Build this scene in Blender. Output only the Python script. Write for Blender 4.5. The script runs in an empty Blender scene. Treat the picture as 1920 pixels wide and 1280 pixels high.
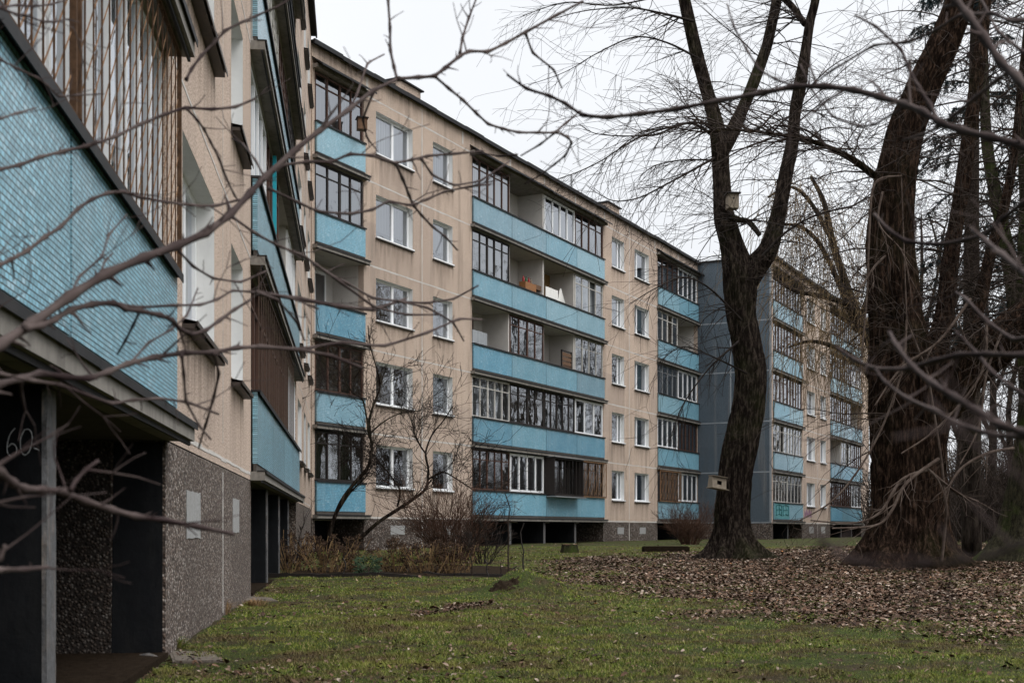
import bpy, math, random
import numpy as np
from mathutils import Vector, Matrix, noise
C = bpy.context.scene.collection
scene = bpy.context.scene
R = random.Random(7)
EYE = 0.95
FPX = 2340.0

# ------------------------------------------------------------------ camera, sky, sun, exposure
cam = bpy.data.cameras.new('camera'); camo = bpy.data.objects.new('camera', cam); C.objects.link(camo)
cam.sensor_width = 36; cam.lens = FPX/1920*36; cam.shift_y = (993-640)/1920
cam.clip_start = 0.05; cam.clip_end = 2000
camo.location = (0, 0, EYE); camo.rotation_euler = (math.radians(90), 0, 0)
cam.dof.use_dof = True; cam.dof.focus_distance = 30; cam.dof.aperture_fstop = 6.0
scene.camera = camo
scene.view_settings.view_transform = 'Standard'; scene.view_settings.look = 'None'
scene.view_settings.exposure = 0.0; scene.view_settings.gamma = 1
w = bpy.data.worlds.new('World'); scene.world = w; w.use_nodes = True
nt = w.node_tree; nt.nodes.clear()
out = nt.nodes.new('ShaderNodeOutputWorld'); add = nt.nodes.new('ShaderNodeAddShader')
bg1 = nt.nodes.new('ShaderNodeBackground'); bg2 = nt.nodes.new('ShaderNodeBackground')
sky = nt.nodes.new('ShaderNodeTexSky'); sky.sky_type = 'NISHITA'; sky.sun_disc = False
SUN_EL, SUN_AZ = 48, 130
sky.sun_elevation = math.radians(SUN_EL); sky.sun_rotation = math.radians(SUN_AZ)
sky.air_density = 1.2; sky.dust_density = 6
nt.links.new(sky.outputs[0], bg1.inputs[0]); bg1.inputs[1].default_value = 0.012
tc = nt.nodes.new('ShaderNodeTexCoord'); sp = nt.nodes.new('ShaderNodeSeparateXYZ')
nt.links.new(tc.outputs['Generated'], sp.inputs[0])
cr = nt.nodes.new('ShaderNodeValToRGB'); e = cr.color_ramp.elements
e[0].position = 0.0; e[0].color = (.34, .35, .365, 1); e[1].position = 1.0; e[1].color = (1.42, 1.44, 1.47, 1)
a = cr.color_ramp.elements.new(.40); a.color = (.350, .357, .369, 1)
nt.links.new(sp.outputs[2], cr.inputs[0])
ns = nt.nodes.new('ShaderNodeTexNoise'); ns.inputs['Scale'].default_value = 2.2; ns.inputs['Detail'].default_value = 4
nt.links.new(tc.outputs['Generated'], ns.inputs[0])
mp = nt.nodes.new('ShaderNodeMapRange'); mp.inputs[3].default_value = .93; mp.inputs[4].default_value = 1.05
mp.inputs[1].default_value = .3; mp.inputs[2].default_value = .7
nt.links.new(ns.outputs[0], mp.inputs[0])
mx = nt.nodes.new('ShaderNodeVectorMath'); mx.operation = 'SCALE'
nt.links.new(cr.outputs[0], mx.inputs[0]); nt.links.new(mp.outputs[0], mx.inputs[3])
nt.links.new(mx.outputs[0], bg2.inputs[0]); bg2.inputs[1].default_value = 2.7
nt.links.new(bg1.outputs[0], add.inputs[0]); nt.links.new(bg2.outputs[0], add.inputs[1]); nt.links.new(add.outputs[0], out.inputs[0])
sun = bpy.data.lights.new('sun', 'SUN'); sun.energy = 0.8; sun.angle = math.radians(25); sun.color = (1, .97, .92)
suno = bpy.data.objects.new('sun', sun); C.objects.link(suno)
suno.rotation_euler = (math.radians(90-SUN_EL), 0, math.radians(180-SUN_AZ)); suno.location = (20, -20, 40)

# ------------------------------------------------------------------ helpers
def W(x, y, Z):
    """a point seen at photo pixel x,y, standing at depth Z"""
    return Vector(((x-960)*Z/FPX, Z, EYE+(993-y)*Z/FPX))
def ground(x, y):
    d = min(max(y, 0), 75)
    g = 0.03+0.0072*max(d-8, 0)
    g += .035*noise.noise(Vector((x*.35, y*.35, 1.3))) + .016*noise.noise(Vector((x*1.4, y*1.4, 4.3)))
    g += .25*math.exp(-(((x-.22)/.48)**2+((y-17.0)/.50)**2)) * (1+.5*noise.noise(Vector((x*4, y*4, 0))))+.03*noise.noise(Vector((x*3.3, y*3.3, 9.)))*(1 if y < 30 else 0)
    g += .10*math.exp(-(((x-.0)/1.0)**2+((y-18.0)/1.2)**2))
    return g
class MB:
    def __init__(s): s.v = []; s.f = []; s.sm = False
    def box(s, x0, x1, y0, y1, z0, z1):
        n = len(s.v)
        s.v += [(x0,y0,z0),(x1,y0,z0),(x1,y1,z0),(x0,y1,z0),(x0,y0,z1),(x1,y0,z1),(x1,y1,z1),(x0,y1,z1)]
        s.f += [(n,n+3,n+2,n+1),(n+4,n+5,n+6,n+7),(n,n+1,n+5,n+4),(n+1,n+2,n+6,n+5),(n+2,n+3,n+7,n+6),(n+3,n,n+4,n+7)]
        return s
    def quad(s, a, b, c, d):
        n = len(s.v); s.v += [tuple(a), tuple(b), tuple(c), tuple(d)]; s.f.append((n,n+1,n+2,n+3)); return s
    def poly(s, pts):
        n = len(s.v); s.v += [tuple(p) for p in pts]; s.f.append(tuple(range(n, n+len(pts)))); return s
    def bar(s, a, b, t, t2=None):
        """square bar from a to b"""
        a = Vector(a); b = Vector(b); d = (b-a).normalized(); t2 = t2 or t
        u = d.cross(Vector((0,0,1))); u = u.normalized() if u.length > .01 else Vector((1,0,0)); w_ = d.cross(u)
        n = len(s.v)
        for p in (a, b):
            for i, j in ((-1,-1),(1,-1),(1,1),(-1,1)): s.v.append(tuple(p+u*t/2*i+w_*t2/2*j))
        s.f += [(n,n+1,n+2,n+3),(n+7,n+6,n+5,n+4)]+[(n+i,n+4+i,n+4+(i+1)%4,n+(i+1)%4) for i in range(4)]
        return s
    def tube(s, pts, rad, sides=5, cap=True, fn=None):
        n0 = len(s.v); N = len(pts); u = None
        for i in range(N):
            a = pts[max(i-1,0)]; b = pts[min(i+1,N-1)]
            tx, ty, tz = b[0]-a[0], b[1]-a[1], b[2]-a[2]
            l = math.sqrt(tx*tx+ty*ty+tz*tz) or 1e-6; tx/=l; ty/=l; tz/=l
            if u is None:
                u = (0,1,0) if abs(ty) < .8 else (1,0,0)
            k = u[0]*tx+u[1]*ty+u[2]*tz; ux, uy, uz = u[0]-k*tx, u[1]-k*ty, u[2]-k*tz
            l = math.sqrt(ux*ux+uy*uy+uz*uz) or 1e-6; u = (ux/l, uy/l, uz/l); ux, uy, uz = u
            vx, vy, vz = ty*uz-tz*uy, tz*ux-tx*uz, tx*uy-ty*ux
            p = pts[i]; r = rad[i]
            for j in range(sides):
                an = 2*math.pi*j/sides; rr = r if fn is None else fn(r, an, i, p)
                c, q = math.cos(an)*rr, math.sin(an)*rr
                s.v.append((p[0]+ux*c+vx*q, p[1]+uy*c+vy*q, p[2]+uz*c+vz*q))
        for i in range(N-1):
            for j in range(sides):
                j2 = (j+1)%sides; s.f.append((n0+i*sides+j, n0+i*sides+j2, n0+(i+1)*sides+j2, n0+(i+1)*sides+j))
        if cap:
            s.f.append(tuple(n0+(N-1)*sides+j for j in range(sides))); s.f.append(tuple(n0+sides-1-j for j in range(sides)))
        return s
    def build(s, name, mat, parent=None, loc=(0,0,0), rot=(0,0,0), smooth=False):
        me = bpy.data.meshes.new(name); me.from_pydata(s.v, [], s.f)
        if mat: me.materials.append(mat)
        if smooth: me.polygons.foreach_set('use_smooth', [True]*len(me.polygons))
        me.update()
        o = bpy.data.objects.new(name, me); C.objects.link(o); o.location = loc; o.rotation_euler = rot
        if parent: o.parent = parent
        return o
def tag(o, label=None, cat=None, group=None, kind=None):
    if label: o['label'] = label
    if cat: o['category'] = cat
    if group: o['group'] = group
    if kind: o['kind'] = kind
    return o
def empty(name, loc, rz=0):
    o = bpy.data.objects.new(name, None); C.objects.link(o); o.location = loc; o.rotation_euler = (0,0,rz); o.empty_display_size = .3; return o
def copy_tree(o, parent=None):
    c = o.copy(); C.objects.link(c); c.parent = parent
    for ch in [x for x in C.objects if x.parent == o]: copy_tree(ch, c)
    return c
def spline(P, n=6):
    """Catmull-Rom through tuples (last entry = radius)"""
    out = []; P = [tuple(p) for p in P]
    Q = [P[0]]+P+[P[-1]]
    for i in range(len(P)-1):
        a, b, c, d = Q[i], Q[i+1], Q[i+2], Q[i+3]
        for k in range(n):
            t = k/n; t2 = t*t; t3 = t2*t
            out.append(tuple(.5*((2*b[m])+(-a[m]+c[m])*t+(2*a[m]-5*b[m]+4*c[m]-d[m])*t2+(-a[m]+3*b[m]-3*c[m]+d[m])*t3) for m in range(len(b))))
    out.append(P[-1]); return out

# ------------------------------------------------------------------ materials
class NT:
    def __init__(s, name, rough=.8, spec=.3):
        s.m = bpy.data.materials.new(name); s.m.use_nodes = True; s.t = s.m.node_tree
        s.b = s.t.nodes['Principled BSDF']; s.b.inputs['Roughness'].default_value = rough; s.b.inputs['Specular IOR Level'].default_value = spec
        s.c = s.t.nodes.new('ShaderNodeTexCoord')
    def n(s, ty, **k):
        o = s.t.nodes.new(ty)
        for a, b in k.items(): setattr(o, a, b)
        return o
    def l(s, a, b): s.t.links.new(a, b)
    def co(s, scale=(1,1,1), src='Object', rot=(0,0,0)):
        m = s.n('ShaderNodeMapping'); m.inputs['Scale'].default_value = scale; m.inputs['Rotation'].default_value = rot
        s.l(s.c.outputs[src], m.inputs[0]); return m.outputs[0]
    def noise(s, scale, detail=4, co=None, rough=.6):
        o = s.n('ShaderNodeTexNoise'); o.inputs['Scale'].default_value = scale; o.inputs['Detail'].default_value = detail; o.inputs['Roughness'].default_value = rough
        s.l(co if co is not None else s.c.outputs['Object'], o.inputs['Vector']); return o.outputs[0]
    def ramp(s, f, stops, interp='LINEAR'):
        o = s.n('ShaderNodeValToRGB'); o.color_ramp.interpolation = interp; e = o.color_ramp.elements
        while len(e) < len(stops): e.new(.5)
        for i, (p, c) in enumerate(stops):
            e[i].position = p; e[i].color = (c if hasattr(c, '__len__') else (c,c,c))+(1,) if not hasattr(c, '__len__') or len(c) == 3 else c
        s.l(f, o.inputs[0]); return o.outputs[0]
    def mix(s, f, a, b, mode='MIX'):
        o = s.n('ShaderNodeMix', data_type='RGBA', blend_type=mode)
        for k, v in ((0, f), (6, a), (7, b)):
            if isinstance(v, (int, float)): o.inputs[k].default_value = v
            elif isinstance(v, tuple): o.inputs[k].default_value = v+(1,)
            else: s.l(v, o.inputs[k])
        return o.outputs[2]
    def bump(s, h, strength=.4, dist=.02):
        o = s.n('ShaderNodeBump'); o.inputs['Strength'].default_value = strength; o.inputs['Distance'].default_value = dist
        s.l(h, o.inputs['Height']); s.l(o.outputs[0], s.b.inputs['Normal'])
    def col(s, c): s.l(c, s.b.inputs['Base Color']); return s.m
    def rnd(s):
        return s.n('ShaderNodeObjectInfo').outputs['Random']
    def island(s):
        return s.n('ShaderNodeNewGeometry').outputs['Random Per Island']
M = {}
def stucco(name, c1, c2, streak=.35, grain=110):
    t = NT(name, .95, .15)
    big = t.noise(.35, 5); fine = t.noise(grain, 2, rough=.8); mid = t.noise(3.2, 6, rough=.7)
    st = t.noise(1.0, 5, t.co((2.6, 2.6, .16)), .65)
    c = t.mix(big, c1, c2)
    sx = t.n('ShaderNodeSeparateXYZ'); t.l(t.c.outputs['Object'], sx.inputs[0]); cx = t.n('ShaderNodeCombineXYZ'); t.l(sx.outputs[0], cx.inputs[0]); t.l(sx.outputs[2], cx.inputs[1])
    pb = t.n('ShaderNodeTexBrick'); t.l(cx.outputs[0], pb.inputs[0]); pb.inputs['Scale'].default_value = 1; pb.inputs['Brick Width'].default_value = 3.6; pb.inputs['Row Height'].default_value = 2.8; pb.inputs['Mortar Size'].default_value = 0; pb.offset = 0
    pb.inputs['Color1'].default_value = (.80,.80,.81,1); pb.inputs['Color2'].default_value = (1.06,1.05,1.03,1)
    c = t.mix(1.0, c, pb.outputs['Color'], 'MULTIPLY')
    c = t.mix(t.ramp(t.noise(.55, 5, rough=.7), [(.52, 0.0), (.72, .55)]), c, tuple(v*.55 for v in c1))
    c = t.mix(t.ramp(mid, [(.35, .0), (.75, .5)]), c, tuple(v*.72 for v in c1))
    c = t.mix(t.ramp(st, [(.50, 0.0), (.72, streak)]), c, (.07, .055, .045))
    c = t.mix(t.ramp(t.noise(.9, 4, t.co((2.2, 2.2, .12))), [(.55, 0.0), (.8, .25)]), c, (.62, .55, .48))
    c = t.mix(t.ramp(fine, [(.40, .9), (.47, 0.0)]), c, tuple(v*.28 for v in c1))
    c = t.mix(t.ramp(fine, [(.55, 0.0), (.62, .55)]), c, tuple(min(1, v*1.4) for v in c1))
    t.bump(fine, .7, .006); return t.col(c)
M['stucco'] = stucco('beige_pebbledash', (.585, .46, .375), (.49, .39, .322), .6, 42)
M['stucco_near'] = stucco('beige_pebbledash_coarse', (.61, .48, .395), (.52, .41, .335), .4, 50)
M['grey_gable'] = stucco('blue_grey_panel_render', (.10, .125, .15), (.075, .095, .115), .3, 30)
def gravel(name, k=1.0, sc=55):
    t = NT(name, .9, .25); v = t.n('ShaderNodeTexVoronoi'); v.inputs['Scale'].default_value = sc; t.l(t.c.outputs['Object'], v.inputs['Vector'])
    c = t.ramp(v.outputs['Color'], [(.1, (.03*k,.024*k,.02*k)), (.35, (.13*k,.092*k,.072*k)), (.6, (.26*k,.195*k,.158*k)), (.85, (.46*k,.41*k,.37*k))])
    c = t.mix(t.ramp(v.outputs['Distance'], [(.3, 0.0), (.62, .85)]), c, (.05*k,.04*k,.035*k))
    c = t.mix(t.ramp(t.noise(.8, 5), [(.35, .0), (.7, .55)]), c, (.07*k,.055*k,.047*k))
    t.bump(t.ramp(v.outputs['Distance'], [(0, 1.0), (.6, 0.0)]), .8, .012); return t.col(c)
M['plinth'] = gravel('exposed_gravel_plinth', 1.0, 42)
M['plinth_far'] = gravel('exposed_gravel_plinth_dark', .75, 20)
M['gravel_black'] = gravel('dark_gravel', .30, 46)  # same gravel mix, much darker
def tiles(name, base, tw, th, mortar, mcol, var=.25, fleck=0):
    t = NT(name, .32, .6)
    sx = t.n('ShaderNodeSeparateXYZ'); t.l(t.c.outputs['Object'], sx.inputs[0])
    cx = t.n('ShaderNodeCombineXYZ'); t.l(sx.outputs[0], cx.inputs[0]); t.l(sx.outputs[2], cx.inputs[1])
    b = t.n('ShaderNodeTexBrick'); t.l(cx.outputs[0], b.inputs[0]); b.inputs['Scale'].default_value = 1
    b.inputs['Brick Width'].default_value = tw; b.inputs['Row Height'].default_value = th; b.inputs['Mortar Size'].default_value = mortar
    b.inputs['Mortar Smooth'].default_value = .3; b.inputs['Bias'].default_value = 0; b.offset = .5
    b.inputs['Color1'].default_value = (0,0,0,1); b.inputs['Color2'].default_value = (1,1,1,1); b.inputs['Mortar'].default_value = (.5,.5,.5,1)
    lo = tuple(v*(1-var) for v in base); hi = tuple(min(1, v*(1+var)+.03) for v in base)
    c = t.ramp(b.outputs['Color'], [(.0, lo), (.5, base), (.86, hi), (1.0, (.62,.74,.80))])
    if fleck: c = t.mix(t.ramp(t.noise(16, 3, rough=.75), [(.56, 0.0), (.66, fleck)]), c, (.60, .72, .76)); c = t.mix(t.ramp(t.noise(13, 3, rough=.8), [(.36, .45), (.45, 0.0)]), c, tuple(v*.4 for v in base))
    c = t.mix(t.ramp(t.noise(1.1, 5), [(.35, 0.0), (.7, .5)]), c, tuple(v*.62 for v in base))
    c = t.mix(t.ramp(t.noise(1.3, 4, t.co((3, 3, .25))), [(.48, 0.0), (.72, .5)]), c, (.34, .44, .49)); c = t.mix(t.ramp(t.noise(1.6, 5, t.co((4, 4, .3)), .7), [(.56, 0.0), (.75, .6)]), c, (.06, .07, .07))
    r = t.rnd(); c = t.mix(.45, c, t.mix(t.ramp(r, [(0, .0), (1, 1.0)]), tuple(v*.7 for v in base), tuple(min(1, v*1.35) for v in base)))
    c = t.mix(b.outputs['Fac'], c, mcol)
    c = t.mix(t.ramp(t.noise(1.7, 6, rough=.75), [(.69, 0.0), (.71, 1.0)]), c, (.22, .19, .165))
    t.bump(t.ramp(b.outputs['Fac'], [(0, 1.0), (1, 0.0)]), .5, .004); return t.col(c)
M['tile_near'] = tiles('blue_mosaic_tile', (.215, .44, .545), .052, .027, .0034, (.008, .013, .016), .75, .35)
for _n, _b in (('tile', (.17,.395,.51)), ('tile_pale', (.25,.45,.54)), ('tile_deep', (.11,.335,.475)), ('tile_grey', (.21,.38,.47))): M[_n] = tiles('blue_mosaic_'+_n, _b, .05, .05, .004, (.10, .19, .25), .35, .85)
def plain(name, c, rough=.6, var=.25, sc=6, spec=.3, dirt=(.05,.04,.03), dirty=.3, bump=.0, metal=0):
    t = NT(name, rough, spec); n1 = t.noise(sc, 6, rough=.7)
    k = t.mix(t.ramp(n1, [(.3, 0.0), (.75, 1.0)]), c, tuple(v*(1-var) for v in c))
    k = t.mix(t.ramp(t.noise(sc*.5, 6, t.co((1.7, 1.7, .35)), .75), [(.5, 0.0), (.78, dirty)]), k, dirt)
    if bump: t.bump(n1, bump, .01)
    t.b.inputs['Metallic'].default_value = metal
    return t.col(k)
M['white_paint'] = plain('whitewashed_reveal', (.72,.72,.71), .8, .12, 5, dirty=.18)
M['patch'] = plain('blotchy_limewash', (.34,.34,.335), .95, .35, 30, dirty=.6, dirt=(.16,.14,.12), bump=.8)
M['pvc'] = plain('white_plastic_frame', (.80,.81,.82), .35, .04, 3, dirty=.06)
M['white_wood'] = plain('peeling_white_paint', (.60,.58,.54), .7, .25, 14, dirty=.45, dirt=(.16,.11,.08))
M['brown_wood'] = plain('brown_painted_wood', (.085,.040,.026), .6, .35, 8, dirty=.3)
M['dark_wood'] = plain('black_brown_wood', (.022,.017,.015), .6, .3, 8)
M['board'] = plain('weathered_brown_boards', (.10,.065,.048), .8, .5, 12, bump=.4)
M['grey_metal'] = plain('grey_painted_steel', (.30,.31,.32), .5, .25, 10)
M['concrete'] = plain('weathered_concrete', (.26,.24,.215), .9, .35, 5, dirty=.7, dirt=(.035,.03,.026), bump=.5)
M['concrete_dark'] = plain('shade_dark_concrete', (.10,.09,.08), .9, .45, 4, dirty=.7, bump=.5)  # dark tone carries the shade of parapet gaps and undercroft soffits
M['slab'] = plain('worn_paving', (.14,.118,.098), .95, .4, 9, dirty=.6, dirt=(.05,.045,.03), bump=.6, spec=.1)
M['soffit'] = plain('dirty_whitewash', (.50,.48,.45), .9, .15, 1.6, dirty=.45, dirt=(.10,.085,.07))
M['loggia_wall'] = plain('loggia_plaster', (.56,.53,.50), .9, .15, 2, dirty=.25, dirt=(.2,.17,.14))
M['ochre'] = plain('ochre_wall_paint', (.36,.22,.09), .85, .2, 3)
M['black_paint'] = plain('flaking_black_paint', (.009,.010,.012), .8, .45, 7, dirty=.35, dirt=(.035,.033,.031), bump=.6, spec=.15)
M['fin_edge'] = plain('chipped_concrete_edge', (.13,.13,.135), .85, .6, 22, dirty=.8, dirt=(.26,.20,.15), bump=1.0)
M['flashing'] = plain('tarred_sheet_metal', (.016,.016,.018), .7, .4, 6, dirty=.3, dirt=(.07,.06,.055))
M['sill_metal'] = plain('dark_tin_sill', (.055,.045,.040), .5, .4, 9, dirty=.4, dirt=(.14,.09,.06))
M['joint'] = plain('joint_sealant', (.62,.585,.55), .95, .35, 9, dirty=.5, dirt=(.2,.17,.14))
M['joint_grey'] = plain('grey_joint_sealant', (.26,.28,.30), .9, .3, 6)
M['roofing'] = plain('bitumen_roof', (.03,.03,.03), .9, .3, 5)
M['rust'] = plain('rusty_iron', (.30,.17,.09), .85, .6, 22, dirty=.6, dirt=(.05,.028,.018))
M['rust_dark'] = plain('dark_rusty_rod', (.13,.075,.045), .9, .7, 18, dirty=.7, dirt=(.03,.02,.015), spec=.1)
M['turquoise'] = plain('turquoise_paint', (.02,.40,.50), .5, .15, 6)
M['teal_mural'] = plain('teal_mural_paint', (.12,.33,.36), .7, .3, 6)
M['mural_dark'] = plain('dark_teal_spray', (.015,.12,.13), .7, .2, 6)
M['mural_purple'] = plain('purple_spray', (.22,.10,.22), .7, .2, 6)
M['chalk'] = plain('white_chalk', (.42,.43,.44), .9, .3, 60)
M['curtain'] = plain('white_net_curtain', (.74,.74,.75), .9, .1, 4, dirty=.1)
M['curtain_grey'] = plain('grey_net_curtain', (.34,.36,.38), .9, .2, 4, dirty=.1)
M['curtain_green'] = plain('olive_curtain', (.18,.20,.13), .9, .2, 4, dirty=.1)
M['curtain_warm'] = plain('patterned_warm_curtain', (.36,.30,.25), .9, .5, 14, dirty=.2)
M['blind'] = plain('teal_roller_blind', (.30,.42,.45), .8, .05, 4, dirty=.0)
M['laundry'] = plain('white_linen', (.80,.79,.76), .9, .05, 5, dirty=.05)
M['box_wood'] = plain('orange_brown_wood', (.30,.13,.045), .6, .3, 9)
M['crate'] = plain('brown_crate_wood', (.17,.095,.055), .8, .5, 12)
M['raw_wood'] = plain('bleached_grey_wood', (.25,.205,.155), .85, .3, 12, dirty=.4)
M['red'] = plain('red_plastic', (.35,.03,.03), .4, .1, 5); M['green_glass'] = plain('green_bottle', (.03,.12,.05), .2, .1, 5)
M['dish'] = plain('white_satellite_dish', (.74,.75,.76), .5, .1, 5, dirty=.1)
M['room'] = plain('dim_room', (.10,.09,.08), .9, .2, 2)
def stainmat():
    t = NT('rain_stain', .95, .05); n = t.t.nodes; o = n['Material Output']; t.b.inputs['Base Color'].default_value = (.07,.052,.04,1)
    sx = t.n('ShaderNodeSeparateXYZ'); t.l(t.c.outputs['Generated'], sx.inputs[0])
    st = t.noise(1.0, 5, t.co((5, 5, .35)), .75); a_ = t.ramp(st, [(.45, 0.0), (.70, .65)])
    mu = t.n('ShaderNodeMath', operation='MULTIPLY'); pw = t.n('ShaderNodeMath', operation='POWER'); t.l(sx.outputs[2], pw.inputs[0]); pw.inputs[1].default_value = 1.6
    t.l(a_, mu.inputs[0]); t.l(pw.outputs[0], mu.inputs[1]); m = t.n('ShaderNodeMixShader'); tr = t.n('ShaderNodeBsdfTransparent')
    t.l(mu.outputs[0], m.inputs[0]); t.l(tr.outputs[0], m.inputs[1]); t.l(t.b.outputs[0], m.inputs[2]); t.l(m.outputs[0], o.inputs[0]); return t.m
M['stain'] = stainmat()
def glass(name, refl, tint, rough=.015):
    t = NT(name); n = t.t.nodes; n.remove(t.b); o = n['Material Output']
    g = t.n('ShaderNodeBsdfGlossy'); g.inputs['Roughness'].default_value = rough; g.inputs['Color'].default_value = (.92,.95,1,1)
    tr = t.n('ShaderNodeBsdfTransparent'); tr.inputs[0].default_value = tint+(1,)
    m = t.n('ShaderNodeMixShader'); fr = t.n('ShaderNodeFresnel'); fr.inputs[0].default_value = 1.5
    mr = t.n('ShaderNodeMapRange'); mr.inputs[3].default_value = refl; mr.inputs[4].default_value = 1.0; t.l(fr.outputs[0], mr.inputs[0])
    b = t.n('ShaderNodeBump'); b.inputs['Strength'].default_value = .12; b.inputs['Distance'].default_value = .02
    t.l(t.noise(1.6, 2), b.inputs['Height']); t.l(b.outputs[0], g.inputs['Normal'])
    t.l(mr.outputs[0], m.inputs[0]); t.l(tr.outputs[0], m.inputs[1]); t.l(g.outputs[0], m.inputs[2]); t.l(m.outputs[0], o.inputs[0])
    return t.m
M['glass'] = glass('window_glass', .30, (.72,.75,.76))
M['glass_old'] = glass('old_loggia_glass', .28, (.62,.65,.66))
def bark(name, a_, b_, moss, sc=1.0, mossy=.35):
    t = NT(name, 1.0, .02); co = t.co((15*sc, 15*sc, 3.4*sc))
    n1 = t.noise(1.0, 8, co, .74); n2 = t.noise(.7, 5, rough=.6)
    c = t.ramp(n1, [(.36, tuple(v*.3 for v in a_)), (.5, a_), (.66, b_)])
    c = t.mix(t.ramp(n2, [(.5, 0.0), (.72, mossy)]), c, moss)
    t.bump(n1, 1.0, .05); return t.col(c)
M['bark'] = bark('grey_furrowed_bark', (.016,.012,.010), (.085,.066,.052), (.045,.055,.018))
M['bark_red'] = bark('red_brown_furrowed_bark', (.017,.011,.008), (.085,.052,.037), (.022,.026,.009))
M['bark_moss'] = bark('mossy_bark', (.03,.027,.018), (.06,.055,.03), (.055,.085,.014), 1, .95)
M['bark_far'] = bark('far_trunk_bark', (.022,.017,.014), (.055,.044,.036), (.04,.045,.02), .5)
def twig(name, a_, b_):
    t = NT(name, .85, .08); return t.col(t.mix(t.ramp(t.noise(5, 4), [(.35, 0.0), (.65, 1.0)]), a_, b_))
M['twig'] = twig('dark_twig', (.014,.011,.010), (.035,.028,.024))
M['twig_fine'] = twig('brown_twig', (.020,.014,.012), (.048,.036,.029))
M['twig_yellow'] = twig('ochre_willow_twig', (.080,.055,.032), (.155,.108,.058))
M['twig_red'] = twig('red_brown_twig', (.045,.024,.018), (.10,.058,.040))
M['twig_near'] = twig('silvery_brown_shrub_bark', (.034,.022,.022), (.125,.097,.090))
M['twig_shoot'] = twig('brown_shoot', (.040,.027,.021), (.105,.080,.066))
M['stalk'] = twig('dry_ochre_stalk', (.17,.105,.05), (.32,.21,.11))
M['dead_flower'] = twig('dead_brown_flower_head', (.018,.011,.008), (.06,.036,.022))
M['needles'] = twig('blue_spruce_needles', (.012,.021,.023), (.038,.058,.064))
M['evergreen'] = twig('grey_green_leaves', (.022,.038,.020), (.045,.07,.038))
def isl(name, stops, rough=.8):
    t = NT(name, rough, .2); c = t.ramp(t.island(), stops)
    c = t.mix(t.ramp(t.noise(25, 3), [(.4, 0.0), (.7, .5)]), c, (.04,.028,.02)); c = t.mix(t.ramp(t.noise(1.5, 5, rough=.7), [(.42, 0.0), (.62, .65)]), c, (.035,.018,.010)); return t.col(c)
M['leaf'] = isl('fallen_leaf', [(0, (.014,.006,.003)), (.34, (.060,.026,.012)), (.62, (.14,.074,.042)), (.86, (.26,.18,.13)), (.985, (.48,.39,.32)), (1.0, (.40,.15,.04))])
def grassmat():
    t = NT('grass_blade', .7, .2)
    c = t.ramp(t.island(), [(0, (.034,.060,.010)), (.4, (.112,.160,.020)), (.74, (.235,.265,.046)), (.88, (.22,.17,.075)), (1, (.42,.33,.19))])
    t.l(t.c.outputs['Object'], t.n('ShaderNodeMapping').inputs[0])
    c = t.mix(t.ramp(t.noise(1.1, 7, rough=.8), [(.47, 0.0), (.58, .85)]), c, (.12,.076,.042)); c = t.mix(t.ramp(t.noise(.8, 5, rough=.7), [(.5, 0.0), (.66, .5)]), c, (.26,.27,.05))
    return t.col(c)
M['grass'] = grassmat()
def groundmat():
    t = NT('lawn_soil', .95, .1)
    a_ = t.ramp(t.noise(26, 6, rough=.8), [(.3, (.018,.022,.008)), (.5, (.045,.062,.014)), (.72, (.095,.115,.03))])
    b_ = t.ramp(t.noise(32, 6, rough=.8), [(.3, (.022,.015,.01)), (.55, (.06,.042,.026)), (.75, (.13,.095,.06))])
    c = t.mix(t.ramp(t.noise(1.1, 7, rough=.8), [(.44, 0.0), (.57, .85)]), a_, b_)
    t.bump(t.noise(30, 6, rough=.8), 1.0, .04); return t.col(c)
M['lawn'] = groundmat()
M['soil'] = plain('dark_bed_soil', (.026,.018,.012), 1.0, .6, 18, dirty=.3, bump=.9, spec=.02)

# ------------------------------------------------------------------ ground
def make_ground():
    xs = np.concatenate([np.linspace(-400,-14,10)[:-1], np.linspace(-14,26,170), np.linspace(26,600,14)[1:]])
    ys = np.concatenate([np.linspace(-300,-4,8)[:-1], np.linspace(-4,26,170), np.linspace(26,62,60)[1:], np.linspace(62,900,16)[1:]])
    m = MB(); nx = len(xs)
    for y in ys:
        for x in xs: m.v.append((x, y, ground(x, y)))
    for j in range(len(ys)-1):
        for i in range(nx-1): n = j*nx+i; m.f.append((n, n+1, n+nx+1, n+nx))
    o = m.build('ground', M['lawn'], smooth=True); tag(o, kind='structure')
make_ground()

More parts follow.
